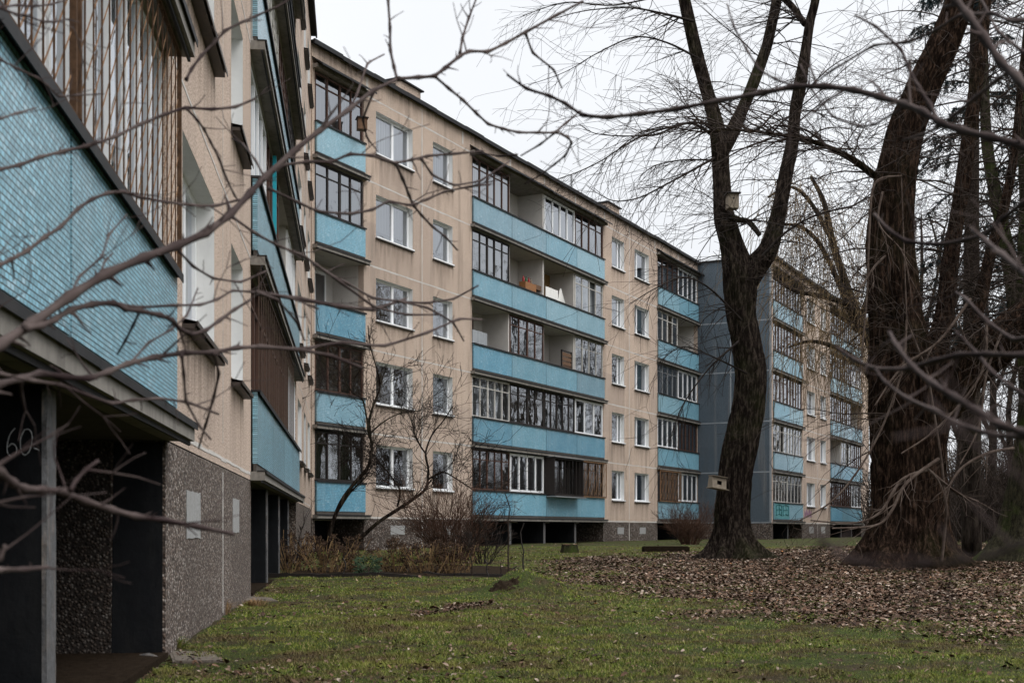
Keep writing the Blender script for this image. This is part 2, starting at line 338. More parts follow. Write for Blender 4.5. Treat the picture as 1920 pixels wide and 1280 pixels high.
# ------------------------------------------------------------------ buildings
H = 2.8
def wavy(s0, s1, y, z0, z1, amp=.03, per=.16, n=None):
    m = MB(); n = n or max(6, int((s1-s0)/per*3)); ph = R.random()*6
    for i in range(n+1):
        s = s0+(s1-s0)*i/n; yy = y+amp*math.sin((s-s0)/per*2*math.pi+ph)+amp*.5*math.sin((s-s0)*9.1+ph)
        m.v += [(s, yy, z0), (s, yy*1.0, z1)]
    for i in range(n): m.f.append((2*i, 2*i+2, 2*i+3, 2*i+1))
    return m
def window(root, s0, s1, z0, z1, split=.62, cur=None, mat='pvc', dark_sill=False, near=False):
    """recessed window in a wall; split = place of the mullion"""
    wd, ht = s1-s0, z1-z0; L = (s0, 0, z0); y = .17; f = .075
    m = MB(); m.box(0, f, y, y+.07, 0, ht); m.box(wd-f, wd, y, y+.07, 0, ht); m.box(f, wd-f, y, y+.07, 0, f); m.box(f, wd-f, y, y+.07, ht-f, ht)
    if split: m.box(wd*split-.06, wd*split+.06, y-.004, y+.066, f, ht-f)
    o = m.build('window', M[mat], root, L)
    g = MB(); g.quad((f, y+.035, f), (wd-f, y+.035, f), (wd-f, y+.035, ht-f), (f, y+.035, ht-f)); g.build('pane', M['glass'], o)
    r = MB(); d = .003
    r.quad((wd-d, 0.001, 0), (wd-d, y+.3, 0), (wd-d, y+.3, ht), (wd-d, 0.001, ht)); r.quad((d, .001, 0), (d, .001, ht), (d, y+.3, ht), (d, y+.3, 0))
    r.quad((0, .001, ht-d), (wd, .001, ht-d), (wd, y+.3, ht-d), (0, y+.3, ht-d)); r.quad((0, .001, d), (0, y+.3, d), (wd, y+.3, d), (wd, .001, d))
    r.build('reveal', M['white_paint'], o)
    s = MB()
    if dark_sill:
        s.poly([(-.05, -.12, -.05), (wd+.05, -.12, -.05), (wd+.02, y, .012), (-.02, y, .012)]); s.box(-.05, wd+.05, -.125, -.118, -.085, -.045)
        s.box(-.03, wd+.03, -.10, .0, -.10, -.065)
        s.build('sill', M['sill_metal'], o)
    else:
        s.box(-.03, wd+.03, -.07, y, -.035, .012); s.build('sill', M['pvc'], o)
        e_ = MB(); e_.box(-.035, wd+.035, -.074, -.004, -.075, -.036); e_.build('sill_edge', M['sill_metal'], o)
    q = MB(); dn = -.078-R.uniform(.5, 1.0); q.quad((-.06,-.0025,dn), (wd+.06,-.0025,dn), (wd+.06,-.0025,-.078), (-.06,-.0025,-.078)); q.build('rain_stain', M['stain'], o)
    if cur is None: cur = R.choice(['curtain','curtain','curtain_grey','curtain_warm',None,'half'])
    if cur == 'dark': pass
    elif cur == 'half':
        wavy(f, wd*.45, y+.22, 0, ht).build('curtain', M['curtain'], o)
    elif cur: wavy(f, wd-f, y+.22, 0 if R.random() < .7 else ht*.25, ht).build('curtain', M[cur], o)
    return o
def glazing(o, wd, typ, cur, y=.02, z0=.95, z1=2.5):
    """loggia glazing on a balcony part o (local origin at bay start, floor level)"""
    if typ == 'open': return
    a, b = .03, wd-.03
    spec = {'brown': ('brown_wood', 5, .055, 1), 'brown4': ('brown_wood', 4, .06, 1), 'dark': ('dark_wood', 5, .055, 1), 'dark4': ('dark_wood', 4, .06, 1),
            'pvc': ('pvc', 4, .09, 0), 'pvc3': ('pvc', 3, .085, 0), 'white': ('white_wood', 5, .05, 1), 'metal': ('grey_metal', 4, .03, 1), 'thin': ('white_wood', 4, .03, 1),
            'boards': ('brown_wood', 5, .06, 0), 'partial': ('white_wood', 4, .05, 1), 'grille': ('dark_wood', 4, .05, 1), 'sheet': ('pvc', 7, .04, 0)}[typ]
    mat, n, t, tr = spec; m = MB(); d = .055
    m.box(a, b, y, y+d, z0, z0+t); m.box(a, b, y, y+d, z1-t, z1)
    off = [R.uniform(-.03, .03) for _ in range(n+1)]; xs = [a+(b-a-t)*i/n+(off[i] if 0 < i < n else 0) for i in range(n+1)]
    for i, x in enumerate(xs):
        tt = t*(1.6 if (n == 5 and i == 2) or (n == 4 and i == 2 and tr) else 1); m.box(x, x+tt, y-.003, y+d-.003, z0+t, z1-t)
    if tr:
        zt = z0+(z1-z0)*(.74 if typ != 'thin' else .7)
        for i in range(n): m.box(xs[i]+t*1.6, xs[i+1], y+.006, y+d-.012, zt, zt+t*.7)
    fo = m.build('glazing_frame', M[mat], o)
    g = MB()
    for i in range(n):
        if typ in ('partial',) and i in (2, ): continue
        if (typ == 'dark' and i == 1 and R.random() < .3): continue
        tl = R.uniform(-.008, .008)
        g.quad((xs[i]+t*.5, y+.03+tl, z0+t), (xs[i+1]+t*.5, y+.03-tl, z0+t), (xs[i+1]+t*.5, y+.03-tl, z1-t), (xs[i]+t*.5, y+.03+tl, z1-t))
    g.build('glass', M['glass_old' if mat != 'pvc' else 'glass'], o)
    if typ == 'boards':
        q = MB(); k = 14
        for i in range(k): q.box(a+.05+(b-a-.1)*i/k, a+.05+(b-a-.1)*(i+.93)/k, y+.07+.004*(i%2), y+.09+.004*(i%2), z0+.04, z1-.1)
        q.build('planking', M['board'], o)
    if cur: wavy(a+.05, b-.05, .12 if typ == 'sheet' else .28, z0-.2, z1-(R.choice([0.02, .02, .3]) if typ != 'sheet' else .01)).build('curtain', M[cur], o)
def grille(o, wd, z0=.9, z1=2.5, y=-.16, mat='rust', n=14, diag=True):
    m = MB(); t = .016
    for i in range(n+1):
        x = .03+(wd-.06)*i/n; m.bar((x, y, z0), (x, y, z1), t)
    for z in (z0, z1): m.bar((.02, y, z), (wd-.02, y, z), .035)
    for x in (.02, wd-.02):
        m.bar((x, y, z0), (x, y, z1), .04); m.bar((x, y, z0), (x, 0, z0), .03); m.bar((x, y, z1), (x, 0, z1), .03)
    if diag:
        sp_ = (wd-.06)/n*2; h = z1-z0; k = -int(h/sp_)-1
        while True:
            x0 = .03+k*sp_; k += 1
            if x0 > wd-.03: break
            a = (x0, z0); b = (x0+h*.62, z1)
            # clip to the frame
            ax, az = a; bx, bz = b; sl = (bz-az)/(bx-ax)
            if ax < .03: az += (.03-ax)*sl; ax = .03
            if bx > wd-.03: bz -= (bx-(wd-.03))*sl; bx = wd-.03
            if bx > ax+.02: m.bar((ax, y+.016, az), (bx, y+.016, bz), t*.8)
    return m.build('security_grille', M[mat], o)

def loggia_stack(root, B0, s0, bays, nf, plan, near=False, proj=.19, ground_z=.36, dirty=True):
    """one column of loggias: bays of width bw side by side, nf floors; plan[f][b] = (glazing type, curtain)"""
    s1 = s0+sum(bays); D = 1.25
    # recess: back wall, end walls, undercroft
    bw = MB(); bw.box(s0, s1, D, D+.05, B0-.3, B0+14.0); bw.build('loggia_back_wall', M['loggia_wall'], root)
    sw = MB(); sw.box(s0-.04, s0, .22, D, B0-.22, B0+14.0-.25); sw.box(s1, s1+.04, .22, D, B0-.22, B0+14.0-.25)
    x = s0
    for b in bays[:-1]:
        x += b; sw.box(x-.07, x+.07, .06, D-.002, B0-.09, B0+14.0-.26)
    sw.build('loggia_side_wall', M['loggia_wall'], root)
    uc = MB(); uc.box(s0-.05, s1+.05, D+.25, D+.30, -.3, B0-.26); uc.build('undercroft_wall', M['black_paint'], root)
    x = s0
    for b in bays[:-1]:
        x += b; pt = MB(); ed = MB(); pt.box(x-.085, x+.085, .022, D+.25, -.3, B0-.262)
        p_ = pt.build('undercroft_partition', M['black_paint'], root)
        n = 60; zt = B0-.264
        for i in range(n+1):
            z = -.3+(zt+.3)*i/n; jl = .088-max(0, noise.noise(Vector((z*7, s0, 1.)))*.045); jr = .088-max(0, noise.noise(Vector((z*9, s0, 5.)))*.02)
            ed.v += [(x-jl, 0, z), (x+jr, 0, z), (x+.088, .021, z), (x-.088, .021, z)]
        for i in range(n):
            k_ = i*4
            for q_ in range(4): ed.f.append((k_+q_, k_+(q_+1)%4, k_+4+(q_+1)%4, k_+4+q_))
        ed.f.append((n*4, n*4+1, n*4+2, n*4+3)); ed.build('partition_edge', M['fin_edge'], p_)
    m = MB(); m.box(s0, s1, .03 if ground_z < 0 else -.02, D+.26, -.4, ground_z); m.build('undercroft_floor', M['soil'], root)
    for f in range(nf):
        x = s0; zf = B0+H*f
        for bi, b in enumerate(bays):
            typ, cur = plan[f][bi]
            lo = -.12 if bi == 0 else 0; hi = .12 if bi == len(bays)-1 else 0
            m = MB(); m.box(lo, b+hi, -proj, 0, -.245, -.13); m.box(0, b, 0, D, -.245, -.125)
            o = m.build('balcony', M['concrete'], root, (x, 0, zf))
            u = MB(); u.quad((.005, .005, -.248), (.005, D-.01, -.248), (b-.005, D-.01, -.248), (b-.005, .005, -.248)); u.build('soffit', M['soffit' if f else 'concrete_dark'], o)  # ground floor soffit darker: undercroft shade put into its colour
            dr = MB(); z_ = -.128
            dr.box(lo-.01, b+hi+(.01 if hi else 0), -proj-.02, -.09, z_, z_+.012); dr.box(lo-.01, b+hi+(.01 if hi else 0), -proj-.024, -proj-.018, z_-.03-.01*R.random(), z_+.012)
            dr.box(lo-.01, b+hi+(.01 if hi else 0), -proj+.03, -proj+.05, -.275, -.247)
            dr.build('drip_edge', M['flashing'], o)
            pm = M['tile_near' if near else R.choice(['tile','tile','tile_pale','tile_deep','tile_grey'] if f < 3 else ['tile','tile_pale','tile_pale','tile_grey'])]  # upper floors lean to paler tile: sky reflection put into the colour
            p = MB(); p.box(.018, b-.018, -.085, -.02, -.02, .92); po = p.build('parapet', pm, o)
            k = MB(); k.box(0 if bi else -.02, b, -.125, .05, .922, .945); k.box(0 if bi else -.02, b, -.128, -.122, .88+.01*R.random(), .945); k.build('rail_cap', M['flashing'], o)
            br = MB(); br.box(.02, b-.02, -.07, -.03, -.125, -.022); br.build('gap_shade', M['concrete_dark'], o)  # dark strip standing for the shadow in the gap under the parapet
            if typ == 'rgrille':
                glazing(o, b, 'grille', cur); grille(o, b, mat='rust')
            else: glazing(o, b, typ, cur)
            # back wall door and window
            if typ in ('open', 'partial'):
                mo = R.choice(['pvc', 'white_wood', 'brown_wood'])
                q = MB(); q.box(.35, 1.5, D-.05, D-.005, .85, 2.3); q.box(1.56, 2.25, D-.05, D-.005, -.08, 2.3); fo = q.build('door_frame', M[mo], o)
                g = MB(); g.box(.45, 1.4, D-.06, D-.052, .95, 2.2); g.box(1.66, 2.15, D-.06, D-.052, .8, 2.2); g.build('door_glass', M['glass_old'], fo)
                if R.random() < .5:
                    z = MB(); z.box(.02, b-.02, D-.012, D-.002, 0, 2.5); z.build('painted_wall', M['ochre'], o)
            x += b
    # canopy above the top floor
    m = MB(); m.box(s0-.12, s1+.12, -proj, D, B0+H*nf-.25, B0+H*nf-.13); c = m.build('canopy', M['concrete'], root)
    a = MB()
    n = max(1, int((s1-s0)/3.0)); 
    for i in range(n):
        xa = s0-.15+(s1-s0+.3)*i/n; xb = s0-.15+(s1-s0+.3)*(i+1)/n+.02; dz = R.uniform(-.03, .03)
        n0 = len(a.v); a.v += [(xa,-.42,B0+H*nf-.18+dz),(xb,-.42,B0+H*nf-.18+dz),(xb,.0,B0+H*nf+.10+dz),(xa,.0,B0+H*nf+.10+dz),(xa,-.42,B0+H*nf-.24+dz),(xb,-.42,B0+H*nf-.24+dz),(xb,.0,B0+H*nf+.07+dz),(xa,.0,B0+H*nf+.07+dz)]
        a.f += [(n0,n0+1,n0+2,n0+3),(n0+4,n0+7,n0+6,n0+5),(n0,n0+4,n0+5,n0+1),(n0+1,n0+5,n0+6,n0+2),(n0,n0+3,n0+7,n0+4),(n0+2,n0+6,n0+7,n0+3)]
    a.build('awning', M['flashing'], c)
    return (s0, s1)

def shell(root, s0, s1, B0, openings, loggias, wallmat, plinthmat, nf=5, depth=11.5, gable=None, roof_h=.5):
    """front wall with window openings and loggia gaps, plinth, other walls, roof"""
    top = B0+H*nf+roof_h; pl = B0-.24
    ops = [(a, b, c, d) for a, b, c, d in openings]+[(a, b, pl, B0+H*nf-.2) for a, b in loggias]
    def front(m, z0, z1, ops):
        ss = sorted({s0, s1}|{q for o in ops for q in o[:2]}); zs = sorted({z0, z1}|{min(max(q, z0), z1) for o in ops for q in o[2:]})
        for i in range(len(ss)-1):
            for j in range(len(zs)-1):
                cx, cz = (ss[i]+ss[i+1])/2, (zs[j]+zs[j+1])/2
                if any(o[0] < cx < o[1] and o[2] < cz < o[3] for o in ops): continue
                m.quad((ss[i],0,zs[j]), (ss[i+1],0,zs[j]), (ss[i+1],0,zs[j+1]), (ss[i],0,zs[j+1]))
    m = MB(); front(m, pl, top, ops)
    for a, b in loggias:      # end returns of the recesses
        for x in (a, b): m.quad((x,0,pl), (x,.22,pl), (x,.22,B0+H*nf-.2), (x,0,B0+H*nf-.2))
    for a, b, c, d in openings:
        for x in (a, b): m.quad((x,0,c), (x,.5,c), (x,.5,d), (x,0,d))
        for z in (c, d): m.quad((a,0,z), (b,0,z), (b,.5,z), (a,.5,z))
    m.quad((s0,depth,pl), (s0,depth,top), (s1,depth,top), (s1,depth,pl))
    if gable is None: m.quad((s0,0,pl), (s0,0,top), (s0,depth,top), (s0,depth,pl))
    m.quad((s1,0,pl), (s1,depth,pl), (s1,depth,top), (s1,0,top))
    m.build('wall', M[wallmat], root)
    edges = [s0]+[q for lo in loggias for q in lo]+[s1]
    for i in range(0, len(edges), 2):
        a, b = edges[i], edges[i+1]
        if b-a < .02: continue
        p = MB(); p.quad((a,0,-.4), (b,0,-.4), (b,0,pl-.012), (a,0,pl-.012))
        ea = depth if i == 0 else 1.55; eb = depth if i == len(edges)-2 else 1.55
        p.quad((a,0,-.4), (a,0,pl-.012), (a,ea,pl-.012), (a,ea,-.4)); p.quad((b,0,-.4), (b,eb,-.4), (b,eb,pl-.012), (b,0,pl-.012)); p.build('plinth', M[plinthmat], root)
    # room boxes: floors and back so that windows look into dim rooms
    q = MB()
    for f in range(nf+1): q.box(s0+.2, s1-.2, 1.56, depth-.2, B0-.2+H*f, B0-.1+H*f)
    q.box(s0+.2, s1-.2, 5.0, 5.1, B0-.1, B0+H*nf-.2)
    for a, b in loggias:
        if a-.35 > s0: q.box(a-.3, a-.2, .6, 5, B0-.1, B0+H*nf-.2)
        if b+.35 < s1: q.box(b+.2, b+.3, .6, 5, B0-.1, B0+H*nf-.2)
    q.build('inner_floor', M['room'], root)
    r = MB(); r.box(s0-.1, s1+.1, -.14, depth+.1, top, top+.06); 
    ro = r.build('roof', M['roofing'], root)
    r = MB(); x = s0-.1
    while x < s1:
        x2 = min(x+R.uniform(1.4, 2.2), s1+.1); dz = R.uniform(-.015, .02)
        r.box(x, x2-.01, -.19, -.141, top-.07+dz, top+.07+dz); x = x2
    r.build('eaves_flashing', M['flashing'], ro)
    q = MB(); q.quad((s0+.02,-.0055,top-.75), (s1-.02,-.0055,top-.75), (s1-.02,-.0055,top-.02), (s0+.02,-.0055,top-.02)); q.build('rain_stain', M['stain'], ro)
    return top
def joints(root, segs, mat='joint'):
    m = MB()
    for (a, b, c, d, t) in segs:   # from (s,z) to (s,z)
        n = max(1, int(math.hypot(c-a, d-b)/.5)); 
        for i in range(n):
            u0, u1 = i/n, (i+1)/n; j = R.uniform(-.006, .006); tt = t*R.uniform(.6, 1.2)
            if abs(c-a) > abs(d-b): m.box(a+(c-a)*u0, a+(c-a)*u1, -.004, -.001, b-tt/2+j, b+tt/2+j)
            else: m.box(a-tt/2+j, a+tt/2+j, -.004, -.001, b+(d-b)*u0, b+(d-b)*u1)
    m.build('panel_joint', M[mat], root)
def patches(root, rects, mat='patch', name='vent_patch'):
    for (a, b, c, d) in rects:
        m = MB(); n = 7; pts = []
        for (p, q), (r_, s_) in (((a,c),(b,c)), ((b,c),(b,d)), ((b,d),(a,d)), ((a,d),(a,c))):
            for i in range(n): pts.append((p+(r_-p)*i/n+R.uniform(-.008,.008), -.006, q+(s_-q)*i/n+R.uniform(-.006,.006)))
        k = len(pts); m.poly(pts); m.v += [(x, 0.02, z) for x, y, z in pts]; m.f += [(i, i+k, (i+1)%k+k, (i+1)%k) for i in range(k)]
        m.build(name, M[mat], root)
def vent_shaft(root, s, y, top, w_=1.5, d=.9, h=1.0):
    m = MB(); m.box(s, s+w_, y, y+d, top+.06, top+.06+h); o = m.build('chimney', M['stucco'], root)
    m = MB(); m.box(s-.1, s+w_+.1, y-.1, y+d+.1, top+.06+h, top+.11+h); m.build('chimney_cap', M['flashing'], o)
    m = MB(); m.box(s-.006, s, y+.12, y+d-.12, top+.3, top+.06+h-.12); m.build('vent_opening', M['dark_wood'], o)
    return o

# --- near wing on the left
AZ = math.atan2(1, -.126)
bA = empty('apartment_building', (-1.36, 0, 0), AZ)
tag(bA, 'nearest wing of beige apartment block along the left edge with rusty grille and tiled parapet', 'building', 'joined wings of one apartment block')
A0 = 1.84
bw = 3.15
lA1 = (9.04-bw*3-3.4, 9.04); lA2 = (16.47, 16.47+bw*4)
opA = []
for f in range(5):
    z = A0+H*f
    opA += [(9.93, 12.18, z+.80, z+2.27), (13.85, 15.3, z+.80, z+2.27), (30.0, 32.2, z+.80, z+2.27), (33.6, 35.0, z+.80, z+2.27), (36.3, 38.2, z+.80, z+2.27)]
topA = shell(bA, -8, 39.15, A0, opA, [lA1, lA2], 'stucco_near', 'plinth')
planA1 = [[('open', None)]*2+[('sheet', 'curtain'), ('sheet', 'curtain')]]+[[('brown', None), ('brown', None), ('dark', None), ('white', 'curtain')] for _ in range(4)]
loggia_stack(bA, A0, lA1[0], [bw]*3+[3.4], 5, planA1, near=True, ground_z=.072)
planA2 = [[('brown4', None), ('brown', None), ('brown', None), ('pvc3', 'curtain')],
          [('pvc', 'curtain'), ('brown', None), ('open', None), ('pvc', 'curtain')],
          [('open', None), ('white', 'curtain'), ('brown', None), ('dark', None)],
          [('open', None), ('pvc', None), ('brown', 'curtain'), ('dark', None)],
          [('brown', None), ('white', None), ('dark', None), ('brown', None)]]
loggia_stack(bA, A0, lA2[0], [bw]*4, 5, planA2, near=True, ground_z=.13)
for i, (a, b, c, d) in enumerate(opA):
    window(bA, a, b, c, d, .62 if b-a > 1.8 else None, cur=['curtain', None, 'curtain_grey'][i % 3], dark_sill=True)
# wooden boards and rusty lattice in the nearest loggias
nb = [o for o in C.objects if o.parent == bA and o.name.startswith('balcony')]
def bal(root_, s, f, base):
    for o in C.objects:
        if o.parent == root_ and o.name.startswith('balcony') and abs(o.location.x-s) < .1 and abs(o.location.z-(base+H*f)) < .1: return o
for k in (2, 3):
    o = bal(bA, lA1[0]+bw*k, 0, A0); bw_ = bw; bw = 3.4 if k == 3 else bw_
    m = MB(); y = -.10; z0, z1 = .96, 2.52
    n = 17
    for i in range(n+1):
        x = .02+(bw-.04)*i/n; m.bar((x, y, z0), (x, y, z1), .008)
    h = z1-z0; sl = .95; mu = m; m = MB()
    for i in range(-9, n, 1):
        xa = .02+(bw-.04)*i/n*1.0; zz = z0
        # short diagonal lattice members between the uprights
        a_, b_ = xa, xa+h*sl
        za, zb_ = z0, z1
        if a_ < .02: za += (.02-a_)/sl; a_ = .02
        if b_ > bw-.02: zb_ -= (b_-(bw-.02))/sl; b_ = bw-.02
        if b_ > a_+.03: m.bar((a_, y+.010, za), (b_, y+.008, zb_), .0055)
    md = m; m = mu
    for zc in (z0, z1): m.bar((0, y, zc), (bw, y, zc), .028)
    m.bar((.03, y-.01, z0), (.03, y-.01, z1), .03); m.bar((bw-.02, y, z0), (bw-.02, y, z1), .03)
    md.build('lattice_bar', M['rust'], m.build('security_grille', M['rust_dark'], o) and o); bw = bw_  # diagonals in paler rust: the light on them is in the colour
# turquoise post and dark flap on the second stack
o = bal(bA, lA2[0]+bw*1, 1, A0); m = MB(); m.box(1.2, 1.27, -.06, .0, .95, 2.5); m.build('turquoise_post', M['turquoise'], o)
# iron bars in the second stack, ground floor
for k in (0, 1, 2):
    o = bal(bA, lA2[0]+bw*k, 0, A0); m = MB()
    for i in range(8): x = .04+(bw-.08)*i/7; m.bar((x, -.10, .95), (x, -.10, 2.5), .014)
    m.bar((0, -.10, 2.48), (bw, -.10, 2.48), .03); m.build('security_grille', M['board'], o)
js = []
for f in range(6):
    z = A0-.16+H*f
    js += [(9.06, z, 16.45, z, .035), (lA2[1]+.02, z, 39.1, z, .03)]
js += [(12.95, .1, 12.95, A0-.3, .05), (12.95, A0, 12.95, topA-.1, .02), (35.6, A0, 35.6, topA-.1, .03)]
joints(bA, js)
patches(bA, [(10.15, 11.05, .88, 1.27), (14.0, 14.75, .92, 1.30)])
# black strip painted on the end wall of the undercroft, broken skirting, chalk sum
m = MB(); m.quad((lA1[1]-.006, .02, -.3), (lA1[1]-.006, .38, -.3), (lA1[1]-.006, .36, A0-.26), (lA1[1]-.006, .02, A0-.26)); m.build('painted_strip', M['black_paint'], bA)
m = MB(); m.quad((lA1[1]-.003, .38, -.3), (lA1[1]-.003, 1.5, -.3), (lA1[1]-.003, 1.5, A0-.26), (lA1[1]-.003, .38, A0-.26)); m.build('undercroft_end_wall', M['gravel_black'], bA)
px_ = lA1[1]-3.4-.088-.004      # face of the nearest partition
def chalk(pts):
    m = MB(); q = [];
    for (x, y) in pts:
        Z = 5.51; X = (x-960)*Z/FPX; inw = (-1.36-.126*Z-X)/1.0; q.append((px_, max(.03, inw*1.0), EYE+(993-y)*Z/FPX, .003))
    q = spline(q, 5); m.tube([p[:3] for p in q], [.003*R.uniform(.5,1.2) for p in q], 4); return m
mm = MB()
for st in ([(31,803),(22,815),(17,835),(18,850),(26,855),(33,848),(33,838),(26,832),(19,838)], [(48,806),(41,822),(42,845),(49,853),(58,843),(62,820),(57,806),(48,806)], [(64,834),(70,831)], [(65,840),(82,844)]):
    c = chalk(st); n = len(mm.v); mm.v += c.v; mm.f += [tuple(i+n for i in f) for f in c.f]
mm.build('chalk_writing', M['chalk'], bA)

# --- middle wing
TB = 27.6
BZ = math.radians(90-TB)
OB = Vector((-6.15, 38.9, 0)); dB = Vector((math.sin(math.radians(TB)), math.cos(math.radians(TB)), 0)); nB = Vector((dB.y, -dB.x, 0))
bB = empty('apartment_building', OB, BZ)
tag(bB, 'long middle wing of beige apartment block with four bay blue loggias facing the lawn', 'building', 'joined wings of one apartment block')
B0 = 1.56
def sB(x): return 69960/(2184-x)-43.89
L1 = (0.0, 2.69); L2 = (9.97, 9.97+3.15*4); L3 = (29.68, 29.68+3.14*2)
opB = []; winB = []
for f in range(5):
    z = B0+H*f
    for a, b, sp_ in ((3.41, 5.72, .55), (7.1, 8.5, None), (23.6, 25.15, .72), (26.5, 28.45, .35)):
        opB.append((a, b, z+.83, z+2.25)); winB.append((a, b, z+.83, z+2.25, sp_))
topB = shell(bB, -.15, 36.05, B0, opB, [L1, L2, L3], 'stucco', 'plinth_far')
curB = ['curtain','blind','curtain_grey',None, 'curtain_grey',None,'curtain_grey','curtain_grey', 'curtain_warm','blind',None,'curtain_grey',
        None,'curtain_grey','curtain','blind', 'curtain','curtain','curtain','curtain_grey']
curB = {0: ['dark','dark','dark','dark'], 1: ['curtain_warm','blind','half','dark'], 2: ['dark','dark','dark','blind'],
        3: ['curtain_grey','curtain_grey','curtain','blind'], 4: ['curtain','curtain_grey','curtain','half']}
for i, (a, b, c, d, sp_) in enumerate(winB):
    c_ = curB[i//4][i%4]; window(bB, a, b, c, d, sp_, cur=c_ if c_ else ('curtain_grey' if i % 5 == 0 else None) or 'half')
loggia_stack(bB, B0, L1[0], [2.69], 5, [[('dark4','curtain_green')], [('brown4',None)], [('open',None)], [('dark4','curtain_grey')], [('brown4','curtain_grey')]])
loggia_stack(bB, B0, L2[0], [3.15]*4, 5, [
    [('brown','curtain_grey'), ('pvc','curtain_grey'), ('grille','curtain_warm'), ('rgrille', None)],
    [('white','curtain'), ('dark4','curtain_warm'), ('dark','curtain_grey'), ('pvc3','curtain_grey')],
    [('open',None), ('brown4','curtain_grey'), ('open',None), ('thin','curtain_grey')],
    [('dark','curtain'), ('open',None), ('open',None), ('partial','curtain_grey')],
    [('brown','curtain'), ('open',None), ('pvc','curtain'), ('brown4','curtain')]])
loggia_stack(bB, B0, L3[0], [3.14]*2, 5, [
    [('rgrille',None), ('pvc',None)], [('pvc',None), ('boards',None)], [('metal','curtain_grey'), ('pvc',None)], [('partial',None), ('open',None)], [('brown4',None), ('pvc',None)]])
js = []
for f in range(6):
    z = B0-.2+H*f
    js += [(L1[1]+.02, z, L2[0]-.02, z, .055), (L2[1]+.02, z, L3[0]-.02, z, .055)]
for s in (6.35, 25.8): js += [(s, .0, s, B0-.26, .08), (s, B0-.1, s, topB-.1, .06)]
for s in (L1[1]+.2, 6.35+2.9, 13.12, 16.27, 19.42, L2[1]+.15, 29.3, 32.8): js.append((s, B0+H*5-.05, s, topB-.1, .11))
joints(bB, js)
patches(bB, [(4.3, 5.2, .78, 1.10), (24.3, 25.1, .75, 1.08), (27.2, 28.0, .75, 1.08), (8.0, 8.5, .78, 1.1)])
vent_shaft(bB, 6.2, .9, topB); vent_shaft(bB, 25.2, .9, topB)
m = MB(); m.tube([(20.3, .6, topB), (20.3, .6, topB+1.1)], [.05, .05], 8); m.build('vent_pipe', M['grey_metal'], bB)
# projecting box window frame with tin roof on the ground floor
o = bal(bB, L2[0]+3.15*2, 0, B0); m = MB()
m.box(.05, .1, -.45, 0, .85, 2.5); m.box(3.0, 3.05, -.45, 0, .85, 2.5); m.box(.05, 3.05, -.45, -.40, 2.44, 2.5); m.box(.05, 3.05, -.45, -.40, .85, .92)
for i in range(1, 8): m.box(.05+.375*i, .075+.375*i, -.44, -.415, .92, 2.44)
m.build('box_grille', M['dark_wood'], o)
m = MB(); m.box(.0, 3.1, -.52, -.1, 2.51, 2.535); m.box(0, 3.1, -.56, 0, .80, .835); m.build('tin_ledge', M['grey_metal'], o)

# --- far wing, stepped forward
OC = OB+dB*36.0+nB*4.28
bC = empty('apartment_building', OC, BZ)
tag(bC, 'farthest wing of beige apartment block with dark grey gable, partly hidden behind the forked tree', 'building', 'joined wings of one apartment block')
lC1 = (.25, .25+3.1*2); lC2 = (13.6, 13.6+3.1*3)
opC = []; winC = []
for f in range(5):
    z = B0+H*f
    for a, b, sp_ in ((7.6, 9.6, .45), (11.0, 12.4, .5)): opC.append((a, b, z+.83, z+2.25)); winC.append((a, b, z+.83, z+2.25, sp_))
topC = shell(bC, 0, 25.5, B0, opC, [lC1, lC2], 'stucco', 'plinth_far', gable=True)
g = MB(); g.quad((-.002,0,B0-.24), (-.002,0,topC), (-.002,11.5,topC), (-.002,11.5,B0-.24)); g.build('gable_wall', M['grey_gable'], bC)
m = MB()
for f in range(5):
    z = B0-.2+H*f
    m.box(-.012, -.003, .01, 4.2, z-.035, z+.035)
m.box(-.012, -.003, 2.3, 2.38, B0, topC); m.box(-.02, -.003, 0, .12, B0-.2, topC); m.build('gable_joint', M['joint_grey'], bC)
for (a, b, c, d, sp_) in winC: window(bC, a, b, c, d, sp_)
loggia_stack(bC, B0, lC1[0], [3.1]*2, 5, [[('white','curtain_warm'), ('thin','curtain_grey')], [('partial',None), ('white',None)], [('brown4',None), ('boards',None)], [('boards',None), ('brown',None)], [('brown',None), ('dark',None)]])
loggia_stack(bC, B0, lC2[0], [3.1]*3, 5, [[('boards',None), ('boards',None), ('pvc3',None)], [('open',None), ('partial',None), ('boards',None)], [('brown',None), ('boards',None), ('open',None)],
    [('dark4',None), ('brown',None), ('pvc',None)], [('brown','curtain'), ('dark',None), ('white',None)]])
js = []
for f in range(6):
    z = B0-.2+H*f; js += [(lC1[1]+.02, z, lC2[0]-.02, z, .05)]
js += [(10.3, 0, 10.3, topC-.1, .06)]; joints(bC, js); patches(bC, [(8.2, 9.3, .75, 1.15), (11.2, 12.2, .75, 1.15)])
# mural on the far wing parapet
o = bal(bC, lC1[0], 0, B0); m = MB(); m.box(.05, 3.05, -.092, -.087, .02, .9); mo = m.build('mural', M['teal_mural'], o)
m = MB()
for pts in ([(.3,.2),(.9,.3),(1.4,.2),(1.4,.75),(.9,.82),(.3,.75),(.3,.2)], [(.9,.3),(.9,.82)], [(1.7,.2),(2.2,.3),(2.8,.2),(2.8,.75),(2.2,.82),(1.7,.75),(1.7,.2)], [(.4,.5),(.8,.56)], [(1.0,.56),(1.3,.5)], [(1.9,.5),(2.6,.55)]):
    q = [(x, -.096, z, 0) for x, z in pts]; m.tube([p[:3] for p in q], [.03]*len(q), 4)
m.build('mural_outline', M['mural_dark'], o)
m = MB(); 
for k in range(5): m.tube([(7.0+k*.35, -.004, B0+.15), (7.15+k*.35, -.004, B0+.55+.1*(k%2)), (7.3+k*.35, -.004, B0+.2)], [.025]*3, 4)
